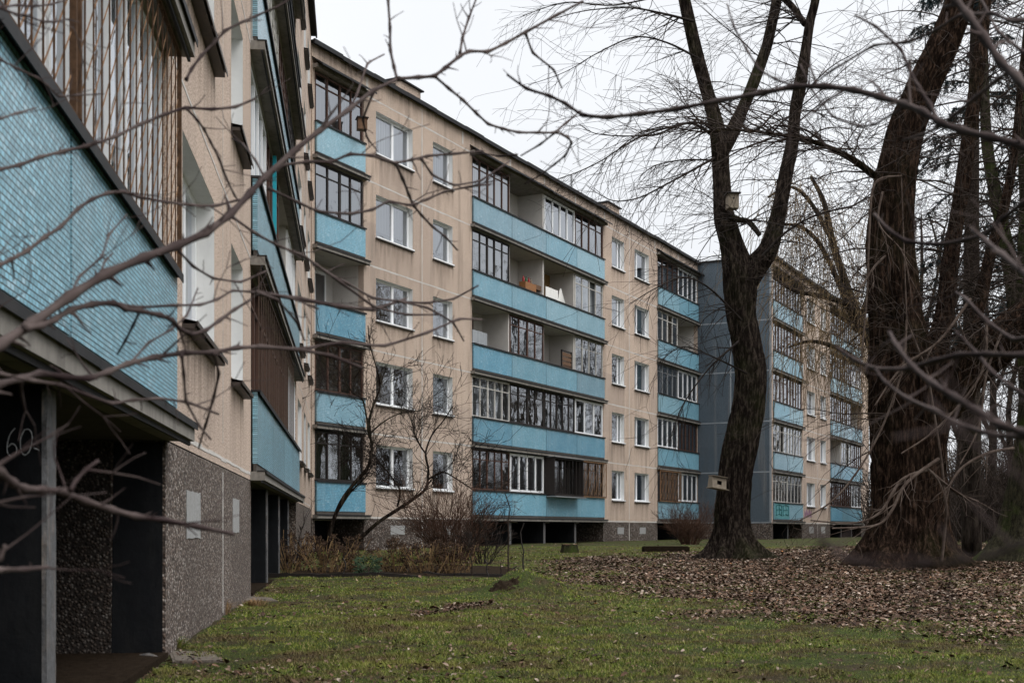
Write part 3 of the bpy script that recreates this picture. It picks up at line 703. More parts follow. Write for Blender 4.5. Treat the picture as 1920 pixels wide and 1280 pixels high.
m.build('graffiti_tag', M['mural_purple'], bC)

def atB(s, out, z): return OB+dB*s+nB*out+Vector((0,0,z))
# things on the middle wing
def birdbox(name, label, loc, rz, w_=.18, h=.30, tilt=0, parent_mat='raw_wood', roofmat='dark_wood', hole=True):
    t = empty(name, loc, rz); tag(t, label, 'birdhouse'); t.rotation_euler[1] = tilt
    m = MB(); m.box(-w_/2, w_/2, -w_/2, w_/2, 0, h); m.build('box', M[parent_mat], t)
    m = MB(); m.box(-w_/2-.04, w_/2+.04, -w_/2-.06, w_/2+.03, h+.001, h+.025); m.build('lid', M[roofmat], t)
    if hole:
        m = MB(); m.tube([(0, -w_/2-.003, h*.68), (0, -w_/2+.003, h*.68)], [.025, .025], 12); m.build('entrance_hole', M['dark_wood'], t)
    return t
birdbox('bird_feeder', 'small dark brown nest box hanging at the top floor loggia of the middle wing', W(680, 248, 40.6)+Vector((0,-.2,0)), .3, .30, .36, 0, 'crate')
t = empty('wooden_box', atB(L2[0]+3.15+1.5, -.22, B0+H*3-.12+.0), BZ); tag(t, 'orange brown wooden box with jars on the open loggia of fourth floor', 'box')
m = MB(); m.box(0, 1.0, -.15, .15, 1.0, 1.45); m.build('case', M['box_wood'], t); m = MB(); m.box(1.0, 1.7, -.1, .12, 1.3, 1.5); m.build('side_shelf', M['crate'], t)
for k, (x, c) in enumerate(((.1,'red'),(.35,'green_glass'),(.6,'red'),(.8,'raw_wood'))):
    m = MB(); m.tube([(0,0,0),(0,0,.16),(0,0,.20),(0,0,.26)], [.05,.05,.02,.02], 8)
    o = m.build('bottle', M[c], None, t.location+dB*x+Vector((0,0,1.451))); tag(o, ['small red bottle nearest the left on the loggia box','green glass bottle second from the left on the loggia box','red bottle third from the left on the loggia box','pale bottle at the right end of the loggia box'][k], 'bottle', 'bottles on the loggia box')
t = wavy(0, 1.25, 0, 0, .62, .02, .3); o = t.build('bed_sheet', M['laundry'], None, atB(L2[0]+6.3+.12, .0, B0+H*3+.80), (0,0,BZ)); tag(o, 'white bed sheet hung flat over the fourth floor loggia rail', 'laundry')
m = MB(); n = 14
for i in range(n+1):
    u = i/n; m.v += [(1.35+u*.9, -.02+.05*math.sin(u*30), .30-.05*u), (1.6+u*.25, .02*math.sin(u*20), 1.0+.12*math.sin(u*3.1))]
for i in range(n): m.f.append((2*i, 2*i+2, 2*i+3, 2*i+1))
o = m.build('hanging_cloth', M['laundry'], None, atB(L2[0]+6.3+.1, -.1, B0+H*3+.5), (0,0,BZ)); tag(o, 'white cloth gathered and hanging beside the bed sheet', 'laundry')
t = empty('slatted_rack', atB(L2[0]+6.3+2.0, -.12, B0+H*2), BZ); tag(t, 'brown slatted folding rack leaning in the open third floor loggia', 'rack')
m = MB(); m.box(0, .06, 0, .06, .2, 1.75); m.box(1.0, 1.06, 0, .06, .2, 1.75); m.box(0, 1.06, .0, .06, 1.7, 1.76); m.build('frame', M['dark_wood'], t)
m = MB()
for k in range(7): m.box(.06, 1.0, .01, .04, .3+k*.2, .46+k*.2)
m.build('slats', M['crate'], t)
o = wavy(0, 1.2, 0, 0, .55, .03, .2).build('net_curtain', M['curtain_grey'], None, atB(L2[0]+.05, -.05, B0+H*2+.93), (0,0,BZ)); tag(o, 'pale grey cloth tied along the third floor loggia rail at its left end', 'laundry')
# satellite dish on the far wing
t = empty('satellite_dish', W(1627, 915, 84), BZ); tag(t, 'white round satellite dish on far wing beside the thick trunk', 'satellite dish')
m = MB(); n0 = 20
for j in range(5):
    r = .75*j/4
    for i in range(n0): a = 2*math.pi*i/n0; m.v.append((r*math.cos(a), -.02-.18*(1-(r/.75)**2)*-1-.2, .55+r*math.sin(a)*1.05))
for j in range(4):
    for i in range(n0): m.f.append((j*n0+i, j*n0+(i+1)%n0, (j+1)*n0+(i+1)%n0, (j+1)*n0+i))
m.build('reflector', M['dish'], t, smooth=True)
m = MB(); m.bar((0,-.25,0), (0,-.75,.45), .03); m.box(-.05,.05,-.8,-.7,.42,.52); m.bar((0,0,.5),(0,.6,.5),.05); m.build('feed_arm', M['grey_metal'], t)

# ------------------------------------------------------------------ trees
def trunk_fn(seed, base_z, amp=.07, flare=.0, fl_h=1.2, lobes=7, ridges=0):
    def fn(r, an, i, p):
        zz = p[2]-base_z
        k = 1+amp*noise.noise(Vector((math.cos(an)*3.1+seed, math.sin(an)*3.1, zz*.55)))*1.6+amp*.9*noise.noise(Vector((math.cos(an)*9+seed, math.sin(an)*9, zz*.9)))
        if ridges:
            w1 = noise.noise(Vector((math.cos(an)*ridges+seed, math.sin(an)*ridges, zz*.9)))+.5*noise.noise(Vector((math.cos(an)*ridges*2.2, math.sin(an)*ridges*2.2+seed, zz*2.3)))
            k += .055*(1-min(1, abs(w1)*5))*-1+.012*noise.noise(Vector((math.cos(an)*30, math.sin(an)*30, zz*8)))
        if flare and zz < fl_h:
            q = max(0, 1-zz/fl_h)**2.4; k += flare*q*(.55+.6*max(0, math.sin(an*lobes+seed+zz*.8))+.5*noise.noise(Vector((math.cos(an)*1.7+seed, math.sin(an)*1.7, 2))))
        return r*k
    return fn
def stem(mb, P, sides=26, n=10, seed=1., base_z=0, amp=.07, flare=0, fl_h=1.2, lobes=7, ridges=0):
    Q = spline(P, n); mb.tube([q[:3] for q in Q], [q[3] for q in Q], sides, True, trunk_fn(seed, base_z, amp, flare, fl_h, lobes, ridges)); return Q
def px(P):   # (x, y, Z, width in photo px) -> world x,y,z,radius
    return [tuple(W(x, y, Z))+(w_*.5*Z/FPX,) for x, y, Z, w_ in P]
def rdir(d, ang, rng):
    d = d.normalized(); u = d.orthogonal().normalized(); u.rotate(Matrix.Rotation(rng.uniform(0, 2*math.pi), 3, d)); return (d*math.cos(ang)+u*math.sin(ang)).normalized()
def branch(mb, p, d, L, r, level, rng, droop=0., curl=.12, kids=4, ang=(.45, 1.0), minr=.0045, seg=.28, kl=(.4,.7), up=0.):
    n = max(3, min(14, int(L/seg))); st = L/n; pts = [p.copy()]; q = p.copy(); dd = d.normalized(); dirs = [dd]
    for i in range(n):
        dd = (dd+Vector((rng.gauss(0, curl), rng.gauss(0, curl), rng.gauss(0, curl)-droop*(i+1)/n+up*.1))).normalized(); q = q+dd*st; pts.append(q.copy()); dirs.append(dd)
    rad = [max(minr, r*(1-.75*i/n)) for i in range(n+1)]
    mb.tube(pts, rad, 6 if r > .04 else (4 if r > .015 else 3), False)
    if level > 0:
        for k in range(kids):
            i = rng.randint(max(1, n//4), n); c = rdir(dirs[i], rng.uniform(*ang), rng)
            branch(mb, pts[i], c, L*rng.uniform(*kl), rad[i]*.65, level-1, rng, droop, curl, kids, ang, minr, seg, kl, up)
def tree_from(name, label, cat, base, stems, twigs, tmat, cmat, group=None, seed=3, flare=.9, fl_h=1.3, extra=None, sides=26, amp=.07, rs=1.0):
    t = empty(name, base); tag(t, label, cat, group); rng = random.Random(seed)
    mb = MB(); lines = []
    for i, P in enumerate(stems):
        P = [(a-base.x, b-base.y, c-base.z, r*rs) for a, b, c, r in P]
        lines.append(stem(mb, P, sides if i == 0 else max(8, sides//2), 16 if (sides > 50 and i < 2) else 10, seed*1.7+i, 0, amp, flare if i == 0 else 0, fl_h, 7, (7 if sides > 100 else 4.5) if sides > 50 and i < 2 else 0))
    mb.build('trunk', M[tmat], t, smooth=True)
    cb = MB(); twigs(cb, lines, rng)
    if extra: extra(cb, rng, base)
    cb.build('crown', M[cmat], t, smooth=True)
    return t, lines
def pick(lines, rng, zmin, idx=None):
    while True:
        L = lines[idx if idx is not None else rng.randrange(len(lines))]; q = rng.choice(L)
        if q[2] > zmin: return q

# forked tree
g1 = ground(5.6, 32)
base1 = Vector((W(1374, 1040, 32).x, 32, g1-.08))
S1 = [px([(1375,1062,32,96),(1374,1035,32,92),(1372,990,32,88),(1374,940,32,78),(1380,880,32,76),(1392,820,32,78),(1404,760,32,76),(1408,700,32,72),(1400,640,32,66),(1390,590,32,66),(1388,545,32,78),(1384,505,32,72),(1372,460,32,54),(1358,410,32,50),(1355,370,32,42),(1352,320,32,38),(1348,265,32,40),(1338,215,32,34),(1322,160,32,31),(1308,110,32,29),(1294,50,32,28),(1283,0,32,27),(1270,-60,32,24),(1262,-180,31.6,18)]),
      px([(1385,560,32,50),(1408,510,32,60),(1438,470,31.9,46),(1455,420,31.9,38),(1466,370,31.8,33),(1478,310,31.8,31),(1487,260,31.8,30),(1490,215,31.8,26),(1500,160,31.7,28),(1510,100,31.7,24),(1518,45,31.7,22),(1530,-10,31.6,20),(1542,-150,31.5,16)]),
      px([(1352,290,32,30),(1372,250,32.1,34),(1392,205,32.2,27),(1415,150,32.2,26),(1435,95,32.3,25),(1446,50,32.3,24),(1456,0,32.4,23),(1466,-100,32.5,18)]),
      px([(1462,-10,32.2,15),(1485,12,32,15),(1500,32,31.9,14),(1510,45,31.7,16)]),
      px([(1365,405,31.8,16),(1385,412,31.7,14),(1402,415,31.6,13),(1415,428,31.5,12),(1425,442,31.5,10)])]
def tw1(mb, lines, rng):
    for k in range(95):
        q = pick(lines, rng, 5.2); p = Vector(q[:3]); sx = rng.choice((-1,-1,1)); d = Vector((sx*rng.uniform(.3,1), rng.uniform(-.7,.7), rng.uniform(-.3,.6)))
        branch(mb, p, d, rng.uniform(1.0, 2.8), rng.uniform(.010, .022), 2, rng, droop=.12, curl=.10, kids=3, minr=.0045, ang=(.3,.9))
def ex1(mb, rng, base):
    arcs = [[(1345,262,32,9),(1300,232,31.8,7),(1250,240,31.5,5.5),(1190,262,31,4.5),(1130,300,30.8,3.5),(1085,322,30.5,3),(1042,337,30.3,2)],
            [(1348,236,32,8),(1290,230,31.6,6),(1230,252,31.4,5),(1170,255,31,3.5),(1115,250,31,2.5),(1085,232,30.8,2)],
            [(1350,290,32,8),(1300,318,31.5,6.5),(1250,345,31,5),(1200,370,30.8,4),(1155,377,30.6,3),(1125,365,30.5,2),(1100,348,30.5,1.5)],
            [(1330,300,31.8,5),(1280,300,31.5,4),(1230,310,31.3,3),(1200,330,31,2)],
            [(1300,40,31.8,8),(1240,25,31.5,6),(1180,15,31,4),(1100,20,30.8,3),(1040,35,30.5,2)],
            [(1310,110,31.8,7),(1250,80,31.4,5),(1190,70,31,4),(1120,100,30.8,3),(1060,135,30.5,2),(990,160,30.5,1.5)],
            [(1390,600,31.6,8),(1330,540,31,5),(1280,520,30.8,4),(1230,540,30.5,3),(1180,570,30.5,2)],
            [(1385,640,31.5,7),(1330,690,31,4.5),(1280,760,30.8,3.5),(1255,830,30.5,2)],
            [(1400,700,31.5,6),(1340,670,31,4),(1280,650,30.8,3),(1235,680,30.5,2)],
            [(1430,480,31.5,9),(1480,430,31.2,6),(1540,400,31,5),(1600,385,31,4),(1650,350,30.8,3)],
            [(1250,-10,31.5,5),(1150,10,31,4),(1060,5,31,3),(980,30,30.8,2)]]
    for A_ in arcs:
        P = [tuple(W(x,y,Z)-base)+(w_*.36*Z/FPX,) for x, y, Z, w_ in A_]; Q = spline(P, 6); mb.tube([q[:3] for q in Q], [max(.004, q[3]) for q in Q], 5, False)
        for k in range(26):
            i = rng.randint(2, len(Q)-2); a = Vector(Q[i][:3]); b = Vector(Q[i+1][:3]); d = (b-a).normalized()
            dd = rdir(d, rng.uniform(.25, .9), rng); dd.z -= .25
            branch(mb, a, dd, rng.uniform(.5, 1.7), max(.0055, Q[i][3]*.5), 1, rng, droop=.12, curl=.09, kids=2, minr=.0035)
t1, ln1 = tree_from('deciduous_tree', 'bare forked tree with S curved trunk carrying two wooden bird boxes', 'tree', base1, S1, tw1, 'bark', 'twig', seed=5, flare=1.35, fl_h=1.0, extra=ex1, sides=96, amp=.09, rs=.80)
# giant tree
g2 = ground(8.4, 26.5); base2 = Vector((W(1690, 1000, 26.5).x, 26.5, g2-.1))
S2 = [px([(1697,1085,26.5,190),(1696,1055,26.5,180),(1698,1000,26.5,158),(1702,940,26.5,148),(1705,880,26.5,146),(1706,820,26.5,150),(1706,760,26.5,160),(1700,700,26.5,150),(1688,640,26.5,118),(1678,580,26.5,104),(1672,520,26.5,98),(1668,460,26.5,92),(1672,400,26.5,86),(1680,340,26.5,80),(1688,290,26.5,76),(1700,240,26.4,72),(1720,190,26.3,68),(1742,140,26.2,64),(1766,90,26.1,60),(1788,40,26,56),(1805,-10,25.9,52),(1830,-120,25.8,40)]),
      px([(1715,790,26.5,100),(1755,748,26.4,112),(1795,706,26.2,104),(1835,672,26.0,94),(1875,642,25.8,86),(1920,602,25.7,78),(1980,545,25.5,62),(2060,450,25.3,42)]),
      px([(1738,700,26.6,50),(1760,640,26.8,42),(1772,580,26.9,36),(1778,520,27,33),(1786,460,27.1,31),(1798,390,27.2,29),(1812,300,27.3,30),(1825,200,27.4,27),(1838,100,27.5,24),(1850,-20,27.6,20)]),
      px([(1790,700,26.9,34),(1822,620,27.1,28),(1842,540,27.3,25),(1858,470,27.4,22),(1880,400,27.5,19),(1900,300,27.6,16),(1912,180,27.7,13),(1925,40,27.8,10)]),
      px([(1640,330,26.3,14),(1600,300,26,13),(1550,275,25.8,10),(1500,260,25.6,8),(1440,250,25.4,6),(1380,244,25.2,4),(1320,248,25,3)])]
def tw2(mb, lines, rng):
    for k in range(330):
        q = pick(lines, rng, 2.6 if k % 4 == 0 else 4.5); p = Vector(q[:3]); d = Vector((rng.uniform(-1.2,.9), rng.uniform(-.9,.5), rng.uniform(-.2,.5)))
        if k < 60: p = p+Vector((0, -q[3]*.8, 0))
        branch(mb, p, d, rng.uniform(.9, 3.4), rng.uniform(.009, .024), 2, rng, droop=.12, curl=.12, kids=3, minr=.0042, ang=(.3,1.0))
t2, ln2 = tree_from('deciduous_tree', 'giant bare tree with deeply furrowed dark trunk leaning right at the top', 'tree', base2, S2, tw2, 'bark_red', 'twig_fine', seed=9, flare=.62, fl_h=1.3, sides=170, amp=.10, rs=.92)
# low pale shoots in front of the giant trunk
def shoots():
    t = empty('twig_cluster', Vector((base2.x-.2, base2.y-1.15, g2))); tag(t, 'pale drooping water shoots in front of the giant trunk', 'branches')
    mb = MB(); rng = random.Random(33); b = t.location
    arcs = [[(1760,860,25.2,9),(1700,905,24.8,8),(1670,960,24.6,7),(1640,985,24.5,6),(1560,990,24.3,4)],
            [(1740,880,25.2,8),(1690,900,24.8,7),(1650,960,24.6,6),(1600,980,24.5,4),(1520,975,24.3,3)],
            [(1735,875,25.2,8),(1790,920,24.9,7),(1835,940,24.7,5)],
            [(1700,600,25.3,6),(1690,700,25,5),(1640,830,24.8,5),(1570,930,24.6,4),(1500,975,24.4,3)],
            [(1850,600,25.3,8),(1840,700,25,6),(1760,800,24.8,5),(1690,850,24.6,4)],
            [(1820,560,25.3,8),(1760,640,25,6),(1690,690,24.8,5),(1640,760,24.6,3)],
            [(1690,330,25.8,6),(1640,345,25.3,6),(1630,440,25,5),(1625,560,24.9,4),(1612,700,24.8,3)],
            [(1660,480,25.2,6),(1640,500,25,6),(1610,545,24.8,4)], [(1655,360,25.2,6),(1648,420,25,5),(1690,470,24.9,4),(1705,520,24.8,3)],
            [(1880,620,25.4,7),(1850,700,25,6),(1835,800,24.8,5),(1800,870,24.6,3)], [(1900,840,25.5,8),(1850,850,25,7),(1800,880,24.8,6),(1770,930,24.7,4)]]
    mb.tube([tuple(W(1765,1060,25.3)-b), tuple(W(1775,960,25.3)-b), tuple(W(1765,860,25.2)-b), tuple(W(1740,700,25.3)-b), tuple(W(1700,600,25.3)-b), tuple(W(1690,330,25.8)-b)], [.03,.028,.025,.02,.016,.012], 6, False)
    for A_ in arcs:
        P = [tuple(W(x,y,Z)-b)+(w_*.42*Z/FPX,) for x, y, Z, w_ in A_]; Q = spline(P, 6); mb.tube([q[:3] for q in Q], [max(.004, q[3]) for q in Q], 5, False)
        for k in range(9):
            i = rng.randint(2, len(Q)-2); a = Vector(Q[i][:3]); d = (Vector(Q[i+1][:3])-a).normalized(); dd = rdir(d, rng.uniform(.25, .9), rng); dd.z -= .2
            branch(mb, a, dd, rng.uniform(.3, 1.1), max(.005, Q[i][3]*.5), 1, rng, droop=.1, curl=.12, kids=2, minr=.0035)
    mb.build('shoots', M['twig_shoot'], t, smooth=True)
shoots()
# mossy tree at the right edge
base3 = Vector((W(1935,1020,30).x, 30, ground(12.5,30)-.1))
S3 = [px([(1935,1075,30,150),(1932,1040,30,140),(1928,980,30,100),(1932,920,30,84),(1940,850,30,74),(1944,760,30,66),(1940,650,30,60),(1934,520,30,52),(1936,380,30,46),(1930,240,30,38),(1940,60,30,30),(1945,-60,30,26)]),
      px([(1940,700,30,40),(1910,600,30.2,34),(1895,500,30.4,28),(1870,380,30.6,24),(1850,260,30.8,20),(1845,100,31,15),(1840,-40,31,12)])]
def tw3(mb, lines, rng):
    for k in range(90):
        q = pick(lines, rng, 3.5); branch(mb, Vector(q[:3]), Vector((rng.uniform(-1,.4), rng.uniform(-.8,.8), rng.uniform(-.3,.6))), rng.uniform(1.2,3), rng.uniform(.012,.028), 2, rng, droop=.1, kids=3, minr=.0045)
tree_from('deciduous_tree', 'mossy green trunk flaring at the right edge of the lawn', 'tree', base3, S3, tw3, 'bark_moss', 'twig_fine', seed=12, flare=.75, fl_h=1.4, sides=36)
# weeping willow with ochre hanging twigs
def willow():
    bx = W(1670, 1000, 50).x; base = Vector((bx, 50, ground(bx, 50)-.1)); rng = random.Random(21)
    t = empty('weeping_willow', base); tag(t, 'weeping willow with ochre hanging twigs veiling the far wing', 'tree')
    mb = MB(); P = lambda A_: [tuple(Vector(q[:3])-base)+(q[3],) for q in px(A_)]
    ls = [stem(mb, P([(1672,1012,50,26),(1672,900,50,23),(1664,780,50,21),(1645,680,50,19),(1612,600,50,17),(1582,520,50,15),(1560,450,50,13),(1545,380,50,10),(1520,330,50,6)]), 12, 6, 2, 0, .06),
          stem(mb, P([(1640,670,50,15),(1600,580,49.5,12),(1540,555,49,9),(1490,545,48.6,7),(1450,520,48.3,5)]), 8, 6, 3), stem(mb, P([(1605,620,50,14),(1640,520,50.4,11),(1650,420,51,9),(1640,330,51,6)]), 8, 6, 4),
          stem(mb, P([(1600,600,50,12),(1550,480,49.4,9),(1510,430,49,7),(1470,420,48.6,5)]), 8, 6, 5), stem(mb, P([(1570,470,50,10),(1520,380,50,8),(1480,350,49.8,5),(1440,370,49.6,4)]), 8, 6, 6),
          stem(mb, P([(1655,740,50,13),(1600,670,49.6,10),(1530,640,49.2,7),(1480,650,49,4)]), 8, 6, 7)]
    mb.build('trunk', M['bark_far'], t, smooth=True)
    cb = MB()
    for k in range(850):
        q = pick(ls, rng, 5.0); p = Vector(q[:3])+Vector((rng.gauss(0,.5), rng.gauss(0,1.0), rng.gauss(0,.4)))
        L = rng.uniform(1.5, 5.0); n = 9; pts = [p]; d = Vector((rng.uniform(-.7,.7), rng.uniform(-.6,.6), rng.uniform(0,.5)))
        for i in range(n): d = (d+Vector((rng.gauss(0,.05), rng.gauss(0,.05), -.45))).normalized(); pts.append(pts[-1]+d*L/n)
        if pts[-1].z < 2.2: continue
        cb.tube(pts, [.0115-.0006*i for i in range(n+1)], 3, False)
    cb.build('crown', M['twig_yellow'], t)
willow()
# background trees: three kinds, copied
def bg_tree(kind, seed, h=17, r0=.24, nb=30):
    t = empty(kind, (0,0,0)); rng = random.Random(seed); mb = MB()
    P = [(0,0,-.3,r0*1.25),(rng.uniform(-.1,.1),0,h*.2,r0),(rng.uniform(-.4,.4),rng.uniform(-.3,.3),h*.5,r0*.7),(rng.uniform(-.8,.8),rng.uniform(-.5,.5),h*.8,r0*.4),(rng.uniform(-1,1),0,h,r0*.12)]
    ls = [stem(mb, P, 10, 6, seed, 0, .06)]
    for k in range(3):
        q = ls[0][rng.randint(8, 16)]; a = rng.uniform(0, 6.28)
        ls.append(stem(mb, [(q[0],q[1],q[2],q[3]*.7),(q[0]+math.cos(a)*.9,q[1]+math.sin(a)*.9,q[2]+2,q[3]*.5),(q[0]+math.cos(a)*1.6,q[1]+math.sin(a)*1.6,q[2]+5,q[3]*.3)], 8, 6, seed+k, 0, .05))
    mb.build('trunk', M['bark_far'], t, smooth=True); cb = MB()
    for k in range(nb):
        q = pick(ls, rng, h*.30); branch(cb, Vector(q[:3]), Vector((rng.uniform(-1,1), rng.uniform(-1,1), rng.uniform(.0,.9))), rng.uniform(1.5,4.2), rng.uniform(.02,.045), 3, rng, droop=.03, curl=.13, kids=3, minr=.008, seg=.5)
    cb.build('crown', M['twig_fine'], t, smooth=True); return t
K = [bg_tree('bare_tree', 41), bg_tree('bare_tree', 52, 15, .22), bg_tree('bare_tree', 63, 18, .28, 34)]
spots = [(1735,54,1,.95),(1752,62,2,.9),(1800,66,0,1),(1860,78,2,1),(1765,80,1,1),(1990,50,0,1),(2070,46,1,1),(1900,90,0,1.1),(2150,60,2,1.1),(2300,55,0,1.1),(2020,75,2,1.1)]
spots += [(960+FPX*X/Y, Y, k, sc) for X, Y, k, sc in ((29,58,0,1),(34,66,1,1.05),(38,75,2,1),(33,60,2,.95),(42,84,0,1.1),(27,50,1,1),(33,53,0,1.05),(45,78,1,1.1),(40,66,2,1),(48,92,0,1.1),(25,43,2,.95),(30,45,1,1),(36,57,1,1.1),(44,70,0,1))]
first = {}
for i, (x, Y, k, sc) in enumerate(spots):
    o = K[k] if k not in first else copy_tree(K[k]); first[k] = 1
    X = (x-960)*Y/FPX; o.location = (X, Y, ground(X, Y)); o.rotation_euler = (0,0,i*1.7); o.scale = (sc, sc, sc)
    tag(o, 'tall bare tree in the wood behind the giant trunk', 'tree', 'bare trees of the wood at the right')
# blue spruce
def spruce(loc, h, seed, label, zlo, nb):
    t = empty('blue_spruce', loc); tag(t, label, 'tree'); rng = random.Random(seed); mb = MB()
    stem(mb, [(0,0,-.2,.27),(0,0,h*.4,.2),(.1,0,h*.8,.1),(.1,0,h,.03)], 12, 6, seed); mb.build('trunk', M['bark_far'], t, smooth=True)
    nd = MB(); bb = MB()
    for k in range(nb):
        z = zlo+(h-zlo)*(k/nb)**.9; a = rng.uniform(0, 6.28); L = (1-z/h)*3.4+.7; n = 8; p = Vector((0,0,z)); d = Vector((math.cos(a), math.sin(a), .15))
        pts = [p]
        for i in range(n): d = (d+Vector((0,0,-.10 if i < 5 else .05))).normalized(); pts.append(pts[-1]+d*L/n)
        bb.tube(pts, [.03*(1-i/9) for i in range(n+1)], 4, False)
        for i in range(2, n+1):
            for q in range(4):
                b = pts[i]; sd = Vector((-d.y, d.x, 0))*rng.choice((-1,1)); dd = (sd*rng.uniform(.2,.9)+d*rng.uniform(.2,.9)+Vector((0,0,rng.uniform(-1.1,-.2)))).normalized(); l = rng.uniform(.22,.55)
                c = b+dd*l
                for w_ in range(20):
                    u = rng.random(); o = b.lerp(c, u); nn = rdir(dd, rng.uniform(.5,1.2), rng)*rng.uniform(.06,.11); s = nn.cross(dd).normalized()*.017
                    nd.v += [tuple(o-s), tuple(o+s), tuple(o+nn+s*.3)]; m_ = len(nd.v); nd.f.append((m_-3, m_-2, m_-1))
    bb.build('limbs', M['twig'], t); nd.build('needles', M['needles'], t)
sx = W(1822, 0, 33).x; spruce(Vector((sx, 33, ground(sx, 33))), 19, 4, 'blue spruce with dark hanging boughs behind the giant trunk', 6.3, 62)
sx = W(1935, 0, 36).x; spruce(Vector((sx, 36, ground(sx, 36))), 15, 6, 'blue spruce at the far right edge behind the mossy trunk', 5.5, 44)

# far thicket, one mass
def thicket():
    rng = random.Random(77); mb = MB()
    for k in range(2000):
        x = rng.uniform(1630, 2050); Y = rng.uniform(56, 110); X = (x-960)*Y/FPX; p = Vector((X, Y, ground(X,Y)))
        d = Vector((rng.uniform(-.35,.35), rng.uniform(-.3,.3), 1)); L = rng.uniform(1.5, 3.4)*(1.5 if x > 1770 else 1)
        branch(mb, p, d, L, rng.uniform(.02,.05), 1, rng, curl=.1, kids=4, minr=.011, seg=.9)
    for k in range(700):
        Y = rng.uniform(40, 95); X = Y*.5+rng.uniform(2, 22); p = Vector((X, Y, ground(X,Y)))
        branch(mb, p, Vector((rng.uniform(-.35,.35), rng.uniform(-.3,.3), 1)), rng.uniform(1.5, 5), rng.uniform(.02,.05), 1, rng, curl=.1, kids=4, minr=.013, seg=.9)
    o = mb.build('thicket', M['twig_fine']); tag(o, 'dense brown winter thicket closing the view at the right', 'thicket', kind='stuff')
thicket()
# wire fence at the right
t = empty('wire_fence', W(1829, 993, 46)-Vector((0,0,.65))); tag(t, 'wire mesh fence with grey posts in front of the thicket', 'fence'); b = t.location
for k in range(0, 5):
    m = MB(); X = k*2.3; m.tube([(X,0,-.2),(X,0,1.9)], [.05,.05], 8); m.build('post', M['grey_metal'], t)
m = MB()
for i in range(8): z = .1+i*.22; m.tube([(-.9,0,z),(9.2,0,z)], [.003,.003], 3, False)
for i in range(50): X = -.9+i*.2; m.tube([(X,.004,.1),(X,.004,1.65)], [.0025,.0025], 3, False)
m.build('wire_mesh', M['dark_wood'], t)

# boxes on the forked tree
p = W(1373, 392, 31.3); birdbox('birdhouse', 'weathered wooden nest box high on the left stem of the forked tree', p, .1, .27, .36, 0, 'raw_wood')
def feeder():
    t = empty('bird_feeder', W(1344, 915, 31.35), .25); tag(t, 'pale plywood feeding box tilted on the lower trunk of the forked tree', 'bird feeder'); t.rotation_euler[1] = math.radians(9)
    m = MB(); a, b, h = .19, .25, .29; n = 0
    # front with a square hole, leaning
    F = lambda x, z: (x, -.16+.10*z/h, z)
    for (x0,x1,z0,z1) in ((-a,-.06,0,h),(.06,a,0,h),(-.06,.06,0,.09),(-.06,.06,.19,h)): m.quad(F(x0,z0), F(x1,z0), F(x1,z1), F(x0,z1))
    m.quad((-a,-.16,0),(-a,-.06,h),(-a,.16,h),(-a,.16,0)); m.quad((a,-.16,0),(a,.16,0),(a,.16,h),(a,-.06,h)); m.quad((-a,.16,0),(-a,.16,h),(a,.16,h),(a,.16,0))
    m.build('box', M['raw_wood'], t); m = MB(); m.box(-a-.01,a+.02,-.13,.2,h+.001,h+.015); m.build('lid', M['raw_wood'], t)
    m = MB(); m.box(-a-.03,a+.05,-.22,.18,-.02,-.001); m.build('floor_board', M['raw_wood'], t); m = MB(); m.box(-.05,.05,.0,.01,.02,.25); m.box(-a+.01,a-.01,.10,.11,.01,h-.01); m.build('inner_wall', M['dark_wood'], t)
    m = MB(); m.box(-.02,.02,.16,.42,.05,.22); m.build('bracket', M['dark_wood'], t)
feeder()

# ------------------------------------------------------------------ shrubs and small trees by the block
def small_tree(name, label, base, paths, seed, cmat='twig', n=60, L=(.5,1.3), lev=2, droop=-.02, tm='bark'):
    t = empty(name, base); tag(t, label, 'shrub' if 'shrub' in name else 'tree'); rng = random.Random(seed); mb = MB(); ls = []
    for k, A_ in enumerate(paths):
        P = [tuple(Vector(q[:3])-base)+(q[3]*.6,) for q in px(A_)]; ls.append(stem(mb, P, 9, 6, seed+k, 0, .05))
    mb.build('trunk', M[tm], t, smooth=True); cb = MB()
    for k in range(n):
        Lx = rng.choice(ls); i = rng.randint(int(len(Lx)*.3), len(Lx)-2); q = Lx[i]; d = (Vector(Lx[i+1][:3])-Vector(q[:3])).normalized(); dd = rdir(d, rng.uniform(.3,1.0), rng); dd.z = abs(dd.z)*.7+.1
        branch(cb, Vector(q[:3]), dd, rng.uniform(*L), max(.008, q[3]*.4), lev, rng, droop=droop, curl=.16, kids=4, minr=.0048, seg=.2, ang=(.4,1.0))
    cb.build('crown', M[cmat], t, smooth=True)
gz = lambda x, Z: Vector((W(x,0,Z).x, Z, ground(W(x,0,Z).x, Z)))
small_tree('lilac_tree', 'small bare tree with two curved dark stems in front of the leftmost loggias', gz(618, 33), [
    [(612,1030,33,12),(622,985,33,13),(640,940,33,13),(665,905,33,12),(690,875,33,11),(697,835,33,9),(690,800,33,8),(700,760,33,7),(712,725,33,6),(706,690,33,5),(695,650,33,4),(690,610,33,3)],
    [(690,800,33,6),(680,750,33,5),(660,735,33,4),(640,700,33,3)], [(694,812,33,6),(720,790,33,4),(750,775,33,3),(790,770,33,2)],
    [(632,960,33,7),(655,925,33,6),(675,905,33,5),(690,890,33,3)]], 3, n=48, L=(.5,1.6), lev=2)
